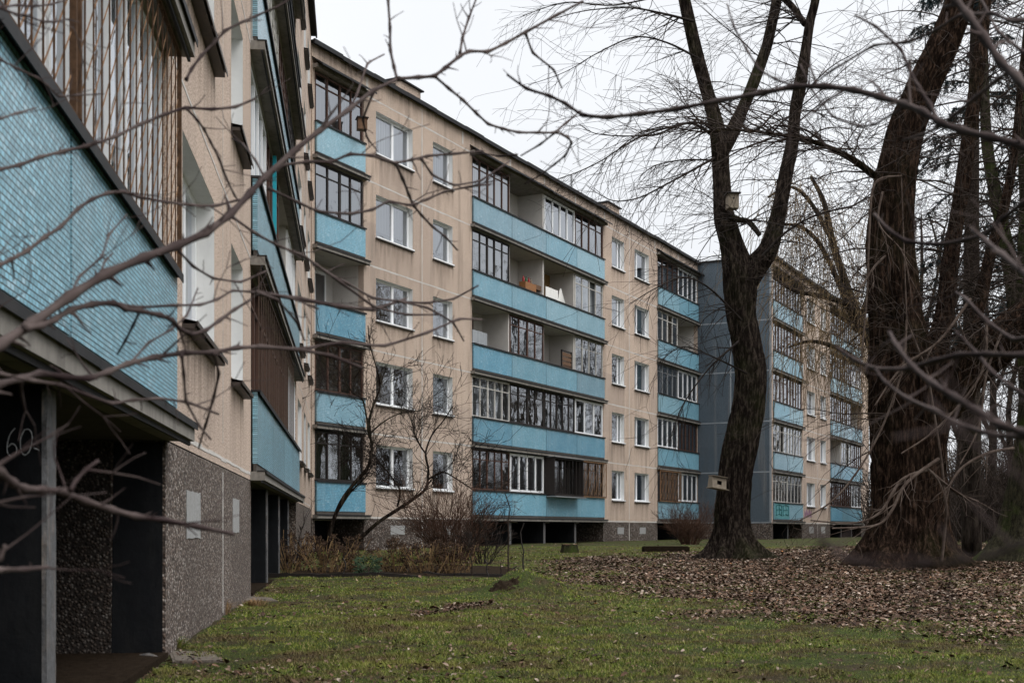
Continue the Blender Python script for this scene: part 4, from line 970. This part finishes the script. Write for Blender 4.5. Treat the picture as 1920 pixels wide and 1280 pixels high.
small_tree('lilac_tree', 'small bare tree spreading right in front of ground floor windows', gz(655, 33.5), [
    [(652,1032,33.5,12),(680,1005,33.5,12),(710,978,33.5,11),(745,955,33.5,11),(775,935,33.5,10),(798,915,33.5,9),(803,880,33.5,7),(798,850,33.5,6),(810,815,33.5,5),(830,790,33.5,4),(850,760,33.5,3)],
    [(745,950,33.5,7),(750,920,33.5,6),(735,895,33.5,5),(715,870,33.5,4),(700,850,33.5,3)], [(800,900,33.5,6),(830,885,33.5,5),(860,900,33.5,4),(890,920,33.5,3)], [(798,850,33.5,5),(780,820,33.5,4),(770,780,33.5,3)]], 4, n=70, L=(.5,1.5), lev=2)
def bush(name, label, x, Z, wpx, hpx, n, mat, seed, cat='shrub', lean=.5, r=.008, lev=2):
    base = gz(x, Z); t = empty(name, base); tag(t, label, cat); rng = random.Random(seed); cb = MB(); wd = wpx*Z/FPX; h = hpx*Z/FPX
    for k in range(n):
        a = rng.uniform(0, 6.28); rr = rng.random()**.5*wd*.18; d = Vector((math.cos(a)*lean*rng.random(), math.sin(a)*lean*rng.random(), 1))
        branch(cb, Vector((math.cos(a)*rr, math.sin(a)*rr, -.05)), d, h*rng.uniform(.55,1.05), r*rng.uniform(.8,1.6), lev, rng, droop=-.0, curl=.10, kids=4, minr=.0038, seg=.2, ang=(.25,.7), kl=(.3,.6))
    cb.build('stems', M[mat], t)
bush('bare_bush', 'big dense twiggy dark bush left of the four bay loggias', 850, 31, 135, 130, 110, 'twig_red', 5, lean=.8)
bush('bare_bush', 'low dark twiggy bush beside the bed posts', 905, 28, 80, 80, 26, 'twig', 8, lean=.9)
bush('bare_bush', 'reddish brown rounded bush left of the forked tree', 1293, 52, 92, 66, 130, 'twig_red', 6, lean=.75, r=.009)
bush('bare_bush', 'thin upright sapling bush at the left end of the bed', 566, 25, 40, 120, 3, 'twig', 9, lean=.15, r=.014)
# ------------------------------------------------------------------ flower bed
def bed():
    m = MB(); x0, x1, y0, y1 = W(500,0,21.5).x, W(985,0,21.5).x, 21.7, 26.5
    nx, ny = 40, 20
    for j in range(ny+1):
        for i in range(nx+1):
            x = x0+(x1-x0)*i/nx+(.0 if 0<i<nx else 0); y = y0+(y1-y0)*j/ny; e_ = min(i, nx-i, 3)/3*min(j, ny-j, 3)/3
            m.v.append((x, y, ground(x,y)-.03+.07*e_+.03*noise.noise(Vector((x*3,y*3,0)))*e_))
    for j in range(ny):
        for i in range(nx): n = j*(nx+1)+i; m.f.append((n,n+1,n+nx+2,n+nx+1))
    tag(m.build('flower_bed', M['soil'], smooth=True), kind='structure')
bed()
def edging(x0, Z0, x1, Z1, label):
    a = gz(x0, Z0); b = gz(x1, Z1); m = MB(); n = 14
    pts = [a.lerp(b, i/n) for i in range(n+1)]
    for i in range(n):
        p, q = pts[i], pts[i+1]; zz = .045+R.uniform(-.012,.012); m.bar(Vector((p.x,p.y,ground(p.x,p.y)+zz-.03)), Vector((q.x,q.y,ground(q.x,q.y)+zz-.03)), .035, .10)
    o = m.build('bed_edging', M['dark_wood']); tag(o, label, 'edging')
edging(500, 21.6, 790, 21.3, 'dark low board edging in front of the dried flowers'); edging(794, 22.3, 985, 22.0, 'dark low board edging right of the dried flowers by the bare stakes')
def stakes():
    for k, (x, Z, h, lab) in enumerate(((915,21.8,.42,'short dark stake at the right corner of the flower bed'),(953,22.5,1.55,'tallest bare stake standing by the flower bed'),(981,23,1.05,'crooked stake rightmost by the flower bed'),(942,22.2,.35,'thin pale stake left of the tallest stake'),(963,21.9,.3,'short leaning stake right of the tallest stake'),(883,22,.5,'thin stake beside the low dark bush'),(646,21.5,.5,'thin dark rod among the dried flowers'))):
        b = gz(x, Z); m = MB(); n = 6; m.tube([(R.uniform(-.02,.02)*i*.5, 0, h*i/n-.1) for i in range(n+1)], [.017-.001*i for i in range(n+1)], 6)
        tag(m.build('plant_stake', M['twig_fine' if k % 2 else 'dark_wood'], None, b), lab, 'stake', 'stakes round the flower bed')
stakes()
def dried(name, label, x, Z, n, wpx, h, seed, mat='stalk', heads=True, lean=.8):
    n = int(n*.55)
    base = gz(x, Z); t = empty(name, base); tag(t, label, 'plant'); rng = random.Random(seed); st = MB(); hd = MB(); wd = wpx*Z/FPX
    for k in range(n):
        px0 = Vector((rng.gauss(0, wd*.17), rng.gauss(0, wd*.17), 0)); d = Vector((px0.x/wd*1.6*lean+rng.gauss(0,.16), px0.y/wd*lean+rng.gauss(0,.16), 1)).normalized(); L = h*rng.uniform(.45,1.15)
        pts = [px0]; dd = d
        for i in range(6): dd = (dd+Vector((rng.gauss(0,.06), rng.gauss(0,.06), -.05))).normalized(); pts.append(pts[-1]+dd*L/6)
        st.tube(pts, [.006]*7, 3, False)
        if heads and rng.random() < .8:
            c = pts[-1]; rr = rng.uniform(.05,.10)
            for q in range(26):
                u = Vector((rng.gauss(0,1), rng.gauss(0,1), rng.gauss(0,.6))).normalized()*rr*rng.random()**.4; s = Vector((rng.gauss(0,1), rng.gauss(0,1), rng.gauss(0,1))).normalized()*.016; r_ = s.orthogonal().normalized()*.014
                hd.quad(c+u-s, c+u-r_, c+u+s, c+u+r_)
        for q in range(3):
            c = pts[rng.randint(1,5)]; u = Vector((rng.gauss(0,1), rng.gauss(0,1), -.5)).normalized()*.08; s = u.orthogonal().normalized()*.02
            hd.quad(c, c+u*.5+s, c+u, c+u*.5-s)
    st.build('stalks', M[mat], t); hd.build('flower_heads', M['dead_flower'], t)
dried('dried_hydrangea', 'ochre stalked dried plant with brown heads at the left end of the bed', 545, 23, 100, 85, .72, 1)
dried('dried_hydrangea', 'dense dark dried plant in the left middle of the bed', 610, 22.8, 90, 80, .66, 2)
dried('dried_hydrangea', 'dried dark headed plant beside the small green leaves', 650, 23.4, 60, 60, .62, 3)
dried('dried_hydrangea', 'brown dried plant in the middle of the bed right of green leaves', 740, 23.2, 70, 60, .60, 4)
dried('dried_hydrangea', 'wide dark dried plant below the big twiggy bush', 800, 22.9, 110, 80, .58, 5)
dried('dried_hydrangea', 'dark dried plant at the right end of the flowers in the bed', 850, 22.9, 100, 70, .52, 6)
def leafy(label, x, Z, n, wpx, h, seed):
    base = gz(x, Z); t = empty('green_plant', base); tag(t, label, 'plant'); rng = random.Random(seed); m = MB()
    for k in range(n):
        a = rng.uniform(0,6.28); r = rng.random()**.5*wpx*Z/FPX*.5; z = h*rng.random()*(1-.5*r); c = Vector((math.cos(a)*r, math.sin(a)*r, z)); u = Vector((math.cos(a)+rng.gauss(0,.4), math.sin(a)+rng.gauss(0,.4), rng.uniform(-.2,.8))).normalized()*rng.uniform(.05,.09); s = u.orthogonal().normalized()*.014
        m.quad(c, c+u*.5+s, c+u, c+u*.5-s)
    m.build('leaves', M['evergreen'], t)
leafy('grey green leafy plant low in the middle of the flower bed', 690, 22.4, 420, 45, .35, 1)
# stump, concrete slab, pavers
def stump(label, x, Z, r, h):
    b = gz(x, Z); m = MB(); n = 28; rg = []
    for j, (z, k) in enumerate(((-.1,1.15),(.05,1.05),(h*.6,.95),(h,.9))):
        for i in range(n):
            a = 2*math.pi*i/n; rr = r*k*(1+.14*noise.noise(Vector((math.cos(a)*2.2, math.sin(a)*2.2, z*2+x)))); zz = z+(.05*noise.noise(Vector((math.cos(a)*3,math.sin(a)*3,1))) if j == 3 else 0); m.v.append((math.cos(a)*rr, math.sin(a)*rr, zz))
    for j in range(3):
        for i in range(n): m.f.append((j*n+i, j*n+(i+1)%n, (j+1)*n+(i+1)%n, (j+1)*n+i))
    o = empty('tree_stump', b); tag(o, label, 'stump'); m.build('bark', M['bark_moss'], o, smooth=True)
    q = MB(); q.poly([v for v in m.v[3*n:]]); q.build('cut_face', M['crate'], o)
stump('old mossy tree stump on the grass before the four bay loggias', 1068, 38, .27, .24)
m = MB(); b = gz(1248, 40); m.box(-.72,.72,-.3,.3,-.1,.17); m.box(-.68,.68,-.26,.26,.17,.19); tag(m.build('concrete_slab', M['soil'], None, b, (0,0,.05)), 'dark flat concrete slab lying on the grass left of the forked tree', 'slab')
for (x, Z, lab, sx_, sy_) in ((365, 9.1, 'thin worn paving slab nearest to the camera below the left wall', .17, .42), (470, 15.8, 'paving slab sunk by the second undercroft at the end of the pier', .28, .5)):
    X = W(x,0,Z).x; m = MB(); m.box(-sx_,sx_,-sy_,sy_,-.05,.012); m.box(-sx_+.02,sx_-.02,-sy_+.02,sy_-.02,.012,.016); tag(m.build('paving_slab', M['slab'], None, (X, Z, ground(X,Z)-(.022 if Z < 12 else .0)), (0,.02,.3)), lab, 'slab')
m = MB(); X = W(262,0,8.6).x; m.tube([(-.10,.10,-.02),(-.05,.04,-.01),(.02,0,-.005),(.09,-.05,-.01),(.12,-.08,-.02)], [.02,.032,.04,.03,.015], 9); tag(m.build('rubble_lump', M['fin_edge'], None, (X, 8.75, ground(X,8.7)+.02)), 'pale broken mortar lump at the foot of the black undercroft door', 'rubble')

def tuft(label, x, Z, n, r, h, seed, mat):
    b = gz(x, Z); rng = random.Random(seed); m = MB()
    for k in range(n):
        a = rng.uniform(0,6.28); d = Vector((math.cos(a)*rng.uniform(.1,1), math.sin(a)*rng.uniform(.1,1), 1.1)).normalized(); p = Vector((math.cos(a)*r*rng.random()*.5, math.sin(a)*r*rng.random()*.5, -.01)); L = h*rng.uniform(.5,1.1); s = Vector((-math.sin(a),math.cos(a),0))*.004
        q = p+d*L*.6; e_ = q+(d+Vector((0,0,-.9))).normalized()*L*.4; m.quad(p-s, p+s, q+s*.7, q-s*.7); n0 = len(m.v); m.v += [tuple(q-s*.7), tuple(q+s*.7), tuple(e_)]; m.f.append((n0,n0+1,n0+2))
    tag(m.build('grass_tuft', M[mat], None, b), label, 'grass tuft')
tuft('ochre dry grass tuft at the foot of the light plinth joint', 412, 13.2, 260, .22, .26, 1, 'stalk')
tuft('green leafy tuft beside the nearest paving slab', 330, 9.6, 140, .15, .13, 2, 'grass')
tuft('dry tangled tuft at the far corner of the near plinth', 478, 14.6, 200, .3, .14, 3, 'stalk')
def earth():  # added soil patch, its dark colour standing for shade in a hollow
    X, Y = W(945,0,16.6).x, 16.6; m = MB(); nx = 26
    for j in range(nx+1):
        for i in range(nx+1):
            u, v = i/nx*2-1, j/nx*2-1; x, y = X+u*.24, Y+v*.20; h = max(0, 1-u*u-v*v)**.5*.07*(1+1.1*noise.noise(Vector((x*6,y*6,2))))+.05*noise.noise(Vector((x*16,y*16,2)))+.03*noise.noise(Vector((x*40,y*40,2)))
            m.v.append((x, y, ground(x,y)-.03+h))
    for j in range(nx):
        for i in range(nx): n = j*(nx+1)+i; m.f.append((n,n+1,n+nx+2,n+nx+1))
    tag(m.build('hollow_patch', M['soil'], smooth=True), 'added dark soil patch standing in for the dark hollow left of the mossy hump', 'earth heap')
earth()
# ------------------------------------------------------------------ leaf litter and grass
def proj(x, y, z): return 960+x/y*FPX, 993-(z-EYE)/y*FPX
_gs = {}
def gsurf():
    nx, ny = 420, 700; xs = np.linspace(-16, 26, nx); ys = np.linspace(3, 62, ny)
    return xs, ys, np.array([[ground(x, y) for x in xs] for y in ys])
GX, GY, GZ = gsurf()
def gnp(X, Y):
    fx = np.clip((X-GX[0])/(GX[1]-GX[0]), 0, len(GX)-1.001); fy = np.clip((Y-GY[0])/(GY[1]-GY[0]), 0, len(GY)-1.001); i = fx.astype(int); j = fy.astype(int); u = fx-i; v = fy-j
    return GZ[j,i]*(1-u)*(1-v)+GZ[j,i+1]*u*(1-v)+GZ[j+1,i]*(1-u)*v+GZ[j+1,i+1]*u*v
def vnoise(X, Y, s, seed):
    """smooth value noise"""
    rg = np.random.RandomState(seed); T = rg.rand(256, 256); x = X*s+500; y = Y*s+500; i = np.floor(x).astype(int); j = np.floor(y).astype(int); u = x-i; v = y-j; u = u*u*(3-2*u); v = v*v*(3-2*v)
    g = lambda a, b: T[a % 256, b % 256]
    return g(i,j)*(1-u)*(1-v)+g(i+1,j)*u*(1-v)+g(i,j+1)*(1-u)*v+g(i+1,j+1)*u*v
def fast(name, V, F, mat):
    me = bpy.data.meshes.new(name); nv = len(V); nf, k = F.shape
    me.vertices.add(nv); me.vertices.foreach_set('co', V.astype(np.float32).ravel()); me.loops.add(nf*k); me.loops.foreach_set('vertex_index', F.astype(np.int32).ravel())
    me.polygons.add(nf); me.polygons.foreach_set('loop_start', np.arange(0, nf*k, k, dtype=np.int32)); me.materials.append(mat); me.update(calc_edges=True)
    o = bpy.data.objects.new(name, me); C.objects.link(o); return o
def sample(n, seed, ymin=5.5, ymax=60, pw=1.6, x0=-40, x1=1980):
    rg = np.random.RandomState(seed); u = rg.rand(n); a = 1-pw+1
    Y = (ymin**(1-pw+1)+(ymax**(1-pw+1)-ymin**(1-pw+1))*u)**(1/(1-pw+1)) if abs(2-pw) > .01 else ymin*(ymax/ymin)**u
    x = rg.uniform(x0, x1, n); X = (x-960)*Y/FPX
    ok = (X > -1.36-.126*Y+.05) & ~((X-OB.x)*nB.x+(Y-OB.y)*nB.y < .05); X, Y, x = X[ok], Y[ok], x[ok]
    return X, Y, x, rg
def leaf_density(X, Y, x, y):
    n = vnoise(X, Y, .55, 3)*.6+vnoise(X, Y, 1.6, 4)*.4
    lower = np.interp(x, [850,1000,1100,1250,1400,1600,1900], [1060,1085,1108,1140,1165,1180,1200]); lf = np.interp(x, [860,960,1060,1200,1500], [0,.25,.75,1,1]); up = np.interp(x, [1000,1150,1330,1450,1900], [1052,1040,1034,1026,1014])
    d = np.clip((lower+12+(n-.5)*110-y)/95, 0, 1)**1.2*np.clip((y-up+(n-.5)*14)/8, 0, 1)*lf*np.clip(.15+n*1.35, 0, 1)
    tail = np.clip(1-np.abs(y-1128+(x-960)*.14+(n-.5)*10)/7, 0, 1)*((x > 770)&(x < 925))*.8      # a thin trail of leaves left of the mound
    return np.clip(d+tail+.010+.03*(n > .64), 0, 1)
def leaves():
    X, Y, x, rg = sample(850000, 5, 6.0, 60, 1.75); Z = gnp(X, Y); y = 993-(Z-EYE)/Y*FPX
    k = rg.rand(len(X)) < leaf_density(X, Y, x, y); X, Y, Z = X[k], Y[k], Z[k]; n = len(X)
    s = np.clip(.0165*np.exp(rg.normal(0,.38,n)), .007, .040)*np.clip(.62+Y*.022, .75, 1.45); a = rg.uniform(0, 6.28, n); t1_ = rg.uniform(-.55,.55,n); t2_ = rg.uniform(-.55,.55,n); cu = rg.uniform(-.1,.7,n)
    P = np.zeros((n, 6, 3)); L = [(-1,0),(-.35,.55),(.5,.5),(1.1,0),(.5,-.5),(-.35,-.55)]
    for i, (u, v) in enumerate(L):
        uu = u*s; vv = v*s*rg.uniform(.7,1.2,n); P[:,i,0] = X+np.cos(a)*uu-np.sin(a)*vv; P[:,i,1] = Y+np.sin(a)*uu+np.cos(a)*vv; P[:,i,2] = Z+.012+rg.uniform(0,.018,n)*0+t1_*uu+t2_*vv+cu*np.abs(vv)+s*.35
    F = np.array([[0,1,2,3],[0,3,4,5]]); idx = (np.arange(n)*6)[:,None,None]+F[None]
    o = fast('leaf_litter', P.reshape(-1,3), idx.reshape(-1,4), M['leaf']); tag(o, 'carpet of fallen brown leaves under the trees', 'leaves', kind='stuff')
leaves()
def grass():
    X, Y, x, rg = sample(1000000, 8, 5.8, 48, 2.15); Z = gnp(X, Y); y = 993-(Z-EYE)/Y*FPX
    ld = leaf_density(X, Y, x, y); n_ = vnoise(X, Y, .9, 12)*.5+vnoise(X, Y, 3.1, 13)*.5; inbed = (Y > 21.7)&(Y < 26.5)&(x < 985)
    k = (rg.rand(len(X)) > ld*.93)&(rg.rand(len(X)) < .05+n_*1.35)&~(inbed&(rg.rand(len(X)) < .9)); X, Y, Z = X[k], Y[k], Z[k]; nn = n_[k]; n = len(X)
    h = rg.uniform(.008,.024,n)*(.35+nn*1.3)*np.where(rg.rand(n) < .01, 1.8, 1); wd = .0028*np.clip(Y/9, .8, 3.6)*rg.uniform(.8,1.6,n); a = rg.uniform(0,6.28,n); lx = rg.normal(0,.6,n)*h; ly = rg.normal(0,.6,n)*h
    P = np.zeros((n,3,3)); P[:,0] = np.stack([X-np.cos(a)*wd, Y-np.sin(a)*wd, Z-.004], 1); P[:,1] = np.stack([X+np.cos(a)*wd, Y+np.sin(a)*wd, Z-.004], 1); P[:,2] = np.stack([X+lx, Y+ly, Z+h], 1)
    o = fast('grass', P.reshape(-1,3), np.arange(n*3).reshape(-1,3), M['grass']); tag(o, 'short mossy winter lawn grass', 'grass', kind='stuff')
grass()

# ------------------------------------------------------------------ the shrubs close to the camera
def near_shrub(label, base, root_pts, paths, seed, bx):
    t = empty('garden_shrub', base); tag(t, label, 'shrub', 'bare shrubs close to the camera'); rng = random.Random(seed); mb = MB(); cb = MB()
    for j, A_ in enumerate(paths):
        Zs = A_[0]; P = [(x+rng.uniform(-2,2), y+rng.uniform(-2,2), Zs[0]+(Zs[1]-Zs[0])*i/max(1,len(A_[2])-1)) for i, (x, y) in enumerate(A_[2])]
        w0, w1 = A_[1][0]*1.12, A_[1][1]*1.12; n = len(P); Q = [tuple(W(*p)-base)+((w0+(w1-w0)*i/(n-1))*.5*P[i][2]/FPX,) for i, p in enumerate(P)]
        if A_[2][0][0] < -10 or A_[2][0][0] > 1930:     # enters from outside the view: join it to the stool at the ground
            a = Vector(Q[0][:3]); r = Q[0][3]; Q = [(rng.uniform(-.05,.05), rng.uniform(-.05,.05), 0, r*1.8), (a.x*.35+rng.uniform(-.05,.05), a.y*.35, a.z*.45, r*1.5), (a.x*.85, a.y*.85, a.z*.85, r*1.2)]+Q
        # nodes: slight kinks and thickened knots
        S = []
        for i in range(len(Q)-1):
            a, b = Q[i], Q[i+1]
            for q in range(4):
                u = q/4; k = 1.65 if q == 0 else (1.02 if q in (1, 3) else .95); S.append(tuple(a[c]+(b[c]-a[c])*u for c in range(3))+((a[3]+(b[3]-a[3])*u)*k,))
        S.append(Q[-1]); SS = []
        for i in range(len(S)): 
            a, b, c = S[max(i-1,0)], S[i], S[min(i+1,len(S)-1)]; SS.append(tuple((a[m]+6*b[m]+c[m])/8 for m in range(4)))
        mb.tube([q[:3] for q in SS], [max(.0012, q[3]) for q in SS], 8, True)
        for i in range(6, len(SS)-1):
            if rng.random() < .42:
                a = Vector(SS[i][:3]); d = (Vector(SS[i+1][:3])-Vector(SS[i-1][:3])).normalized(); dd = rdir(d, rng.uniform(.5,1.1), rng); dd.y *= .4
                l = rng.choice((.012,.02,.02,.03,.04,.06,.14)); branch(mb, a, dd, l, SS[i][3]*.62, 1 if l > .1 else 0, rng, curl=.15, kids=2, minr=.0011, seg=.04)
    mb.build('stems', M['twig_near'], t, smooth=True)
LP = [((2.3,3.3),(17,5),[(-40,672),(0,648),(60,605),(130,556),(200,512),(270,484),(330,462),(385,435),(430,402),(470,362),(497,335),(550,285),(600,243),(655,205),(700,172),(745,150)]),
      ((3.3,3.6),(6,4),[(745,150),(785,146),(815,143),(835,128),(862,103),(880,98),(915,97),(945,82),(985,62),(1040,30),(1095,2)]),
      ((3.3,3.4),(5,3.5),[(745,150),(737,125),(731,95),(731,55),(728,0),(725,-40)]),
      ((3.45,3.6),(4.5,3),[(862,103),(868,70),(880,35),(893,-5)]),
      ((3.4,3.8),(4.5,3.2),[(815,143),(840,165),(870,188),(895,212),(915,233),(945,242),(972,249),(1010,250),(1040,247),(1060,230),(1080,216)]),
      ((3.5,3.7),(4,2.5),[(1043,248),(1065,258),(1072,268),(1060,290),(1040,308),(1015,328),(985,345)]), ((3.4,3.6),(3.5,2),[(972,292),(935,291),(905,287),(880,290)]), ((3.5,3.6),(3.5,2.5),[(1040,247),(1015,270),(975,292)]),
      ((2.4,3.2),(11,5),[(-40,735),(0,720),(40,708),(75,700),(120,705),(165,708),(205,698),(240,682),(290,668),(345,663),(400,660),(445,650),(490,648),(560,655),(620,668),(680,690)]),
      ((2.4,3.0),(11,4.5),[(45,618),(75,610),(100,598),(130,580),(172,570),(213,566),(235,578),(262,582),(300,592),(322,600),(335,617),(362,628),(385,618),(412,600),(440,580),(470,560)]),
      ((2.8,3.2),(4.5,3),[(213,566),(260,575),(325,572),(375,570),(410,562),(437,545),(480,548),(540,555),(600,580)]),
      ((2.3,3.0),(6,4),[(-40,690),(0,702),(60,712),(112,722),(160,740),(208,757),(250,750),(300,745),(350,752),(410,775)]),
      ((2.0,2.6),(14,7),[(-40,855),(0,882),(25,903),(45,917),(80,919),(115,921),(160,938),(210,957),(255,966),(310,975),(370,985),(440,1000)]),
      ((2.2,2.3),(7,6),[(130,918),(142,898),(160,880),(184,862)]), ((2.0,2.2),(9,7),[(-40,1068),(0,1067),(45,1066),(92,1062)]), ((2.0,2.0),(8,6),[(-20,1060),(0,1045),(9,1020)]),
      ((2.6,3.2),(7,4),[(-40,512),(0,498),(20,487),(50,470),(85,445),(112,428),(145,393),(172,372),(200,362),(232,358),(262,368),(310,380),(355,384),(405,386),(450,372)]),
      ((2.8,3.4),(6,4),[(-40,322),(0,318),(35,308),(72,297),(120,283),(165,275),(215,255),(262,232),(310,215),(350,203),(395,205),(440,200),(480,185)]),
      ((3.2,3.4),(4,3),[(350,203),(370,225),(385,243),(395,265),(410,300),(425,335),(440,365),(455,385)]), ((3.3,3.5),(5,3),[(347,151),(358,130),(378,105),(400,80),(425,55),(455,42),(480,30),(520,12),(560,-10)]),
      ((2.9,3.3),(4,2.5),[(-20,16),(0,14),(35,10),(62,12),(95,10),(125,2)]), ((2.9,3.1),(3.5,2),[(-20,10),(20,22),(50,32),(80,41),(105,40),(125,38),(148,42)]), ((2.8,3.1),(4,2.5),[(-20,100),(0,112),(35,130),(70,148),(88,160),(110,182),(150,180),(190,176)]),
      ((2.7,3.0),(4.5,3),[(-20,224),(0,222),(30,215),(68,201)]), ((3.2,3.6),(5,3.5),[(497,335),(530,308),(580,304),(620,304),(655,290),(697,290),(720,298),(740,305),(770,300),(800,292),(850,287),(910,283)]),
      ((3.5,3.9),(5,3),[(740,305),(755,335),(768,365),(775,385),(790,405),(810,425),(835,445),(860,470)]), ((3.3,3.9),(4.5,3),[(430,402),(480,440),(520,458),(570,480),(610,510),(650,530),(700,560),(745,566),(800,570),(850,560),(900,535)]),
      ((3.3,3.7),(4.5,3),[(500,352),(560,380),(600,398),(660,402),(700,393),(728,378),(770,384),(800,372),(835,360),(880,352),(920,345)]),
      ((2.9,3.4),(5,3),[(400,660),(410,700),(402,745),(385,800),(372,840)]), ((3.0,3.4),(5,3),[(480,548),(520,560),(555,600),(570,640)]), ((2.9,3.2),(4.5,3),[(262,582),(248,610),(235,640),(220,665)]), ((2.8,3.0),(5,3),[(340,665),(345,700),(350,750),(375,800),(395,825)]),
      ((3.7,3.9),(4,2),[(700,172),(680,225),(690,260),(710,285)]), ((2.9,3.2),(4,2.5),[(190,510),(198,490),(212,475)]), ((3.3,3.6),(4,2.5),[(497,335),(480,300),(455,270),(436,258)]), ((3.5,3.8),(4,2.5),[(745,566),(800,575),(850,604),(872,640)]), ((3.4,3.8),(4,2.5),[(790,295),(812,328),(850,348),(900,338),(960,300)]),
      ((3.1,3.7),(5,3),[(560,655),(640,640),(720,650),(800,622),(860,598),(905,600)]), ((3.2,3.7),(4.5,3),[(590,495),(640,530),(700,575),(760,592),(830,590)]), ((3.0,3.4),(4.5,3),[(330,462),(360,500),(400,520),(450,530),(500,505)]), ((2.6,3.0),(4.5,2.5),[(130,556),(150,520),(190,480),(205,440),(240,400)]), ((2.8,3.2),(4,2.5),[(240,682),(280,640),(320,620),(352,590),(372,540)]), ((3.5,3.8),(4,2.5),[(655,205),(670,180),(690,120),(720,100)]), ((3.6,3.9),(4,2.5),[(985,62),(1000,100),(1040,130),(1055,165)]),
      ((3.2,3.8),(7,5),[(480,548),(560,560),(640,575),(700,580),(760,560)])]
near_shrub('silvery branched shrub reaching in from the left edge close to the camera', Vector((-1.30, 2.5, ground(-1.3, 2.5))), None, LP, 2, -1)
RP = [((2.4,3.4),(12,4),[(1990,300),(1920,275),(1860,258),(1800,243),(1762,232),(1730,210),(1700,198),(1650,180),(1600,168),(1545,163),(1490,162),(1430,173),(1350,190),(1268,204),(1200,215),(1140,222),(1090,215),(1060,195),(1030,180),(985,165),(950,140)]),
      ((2.2,2.5),(14,11),[(1990,250),(1935,180),(1905,145),(1875,115),(1845,70),(1815,30),(1790,0),(1770,-30)]), ((2.5,2.8),(7,4),[(1900,130),(1870,150),(1830,185),(1790,215),(1755,240),(1730,250),(1690,262)]),
      ((2.7,3.0),(7,3),[(1762,232),(1745,200),(1722,165),(1705,130),(1690,95),(1640,50),(1600,30)]), ((2.9,3.3),(4,2.5),[(1700,198),(1670,215),(1640,235),(1610,238),(1560,220),(1520,170),(1500,120)]),
      ((2.3,2.8),(9,5),[(1990,360),(1920,380),(1880,410),(1850,440),(1810,450),(1760,460),(1700,455),(1665,430),(1640,400)]), ((1.7,2.3),(12,6),[(1990,540),(1930,520),(1880,480),(1845,450),(1820,430)]),
      ((2.0,2.6),(10,5),[(1990,670),(1920,665),(1850,662),(1800,665),(1750,678),(1700,690),(1640,692),(1600,675),(1570,650)]), ((1.6,2.2),(15,6),[(1990,830),(1930,812),(1880,800),(1830,770),(1790,745),(1750,720),(1710,690),(1680,650),(1665,620)]),
      ((1.7,2.3),(10,4),[(1990,815),(1920,818),(1860,815),(1800,798),(1750,770),(1700,745),(1660,715),(1640,690)]), ((.75,.9),(9,5),[(1990,1000),(1920,1022),(1860,1040),(1800,1052),(1740,1058),(1690,1062),(1640,1060),(1585,1050),(1545,1015),(1520,985)]),
      ((2.6,3.1),(6,3),[(1990,120),(1920,100),(1870,60),(1850,20),(1830,-20)]), ((2.6,3.2),(6,3),[(1990,30),(1900,42),(1860,25),(1800,30),(1750,60),(1700,80),(1640,85),(1560,130),(1520,160)]), ((2.4,2.8),(7,4),[(1990,620),(1900,640),(1850,600),(1810,560),(1790,545)]),
      ((2.0,2.4),(7,4),[(1990,780),(1900,730),(1860,700),(1830,660),(1790,620)]), ((2.9,3.4),(4,2.5),[(1490,162),(1455,150),(1425,130),(1400,95),(1375,50),(1362,8)])]
near_shrub('red brown branched shrub reaching in from the right edge close to the camera', Vector((1.25, 2.6, ground(1.25, 2.6))), None, RP, 4, 1)
print('objects', len(C.objects))
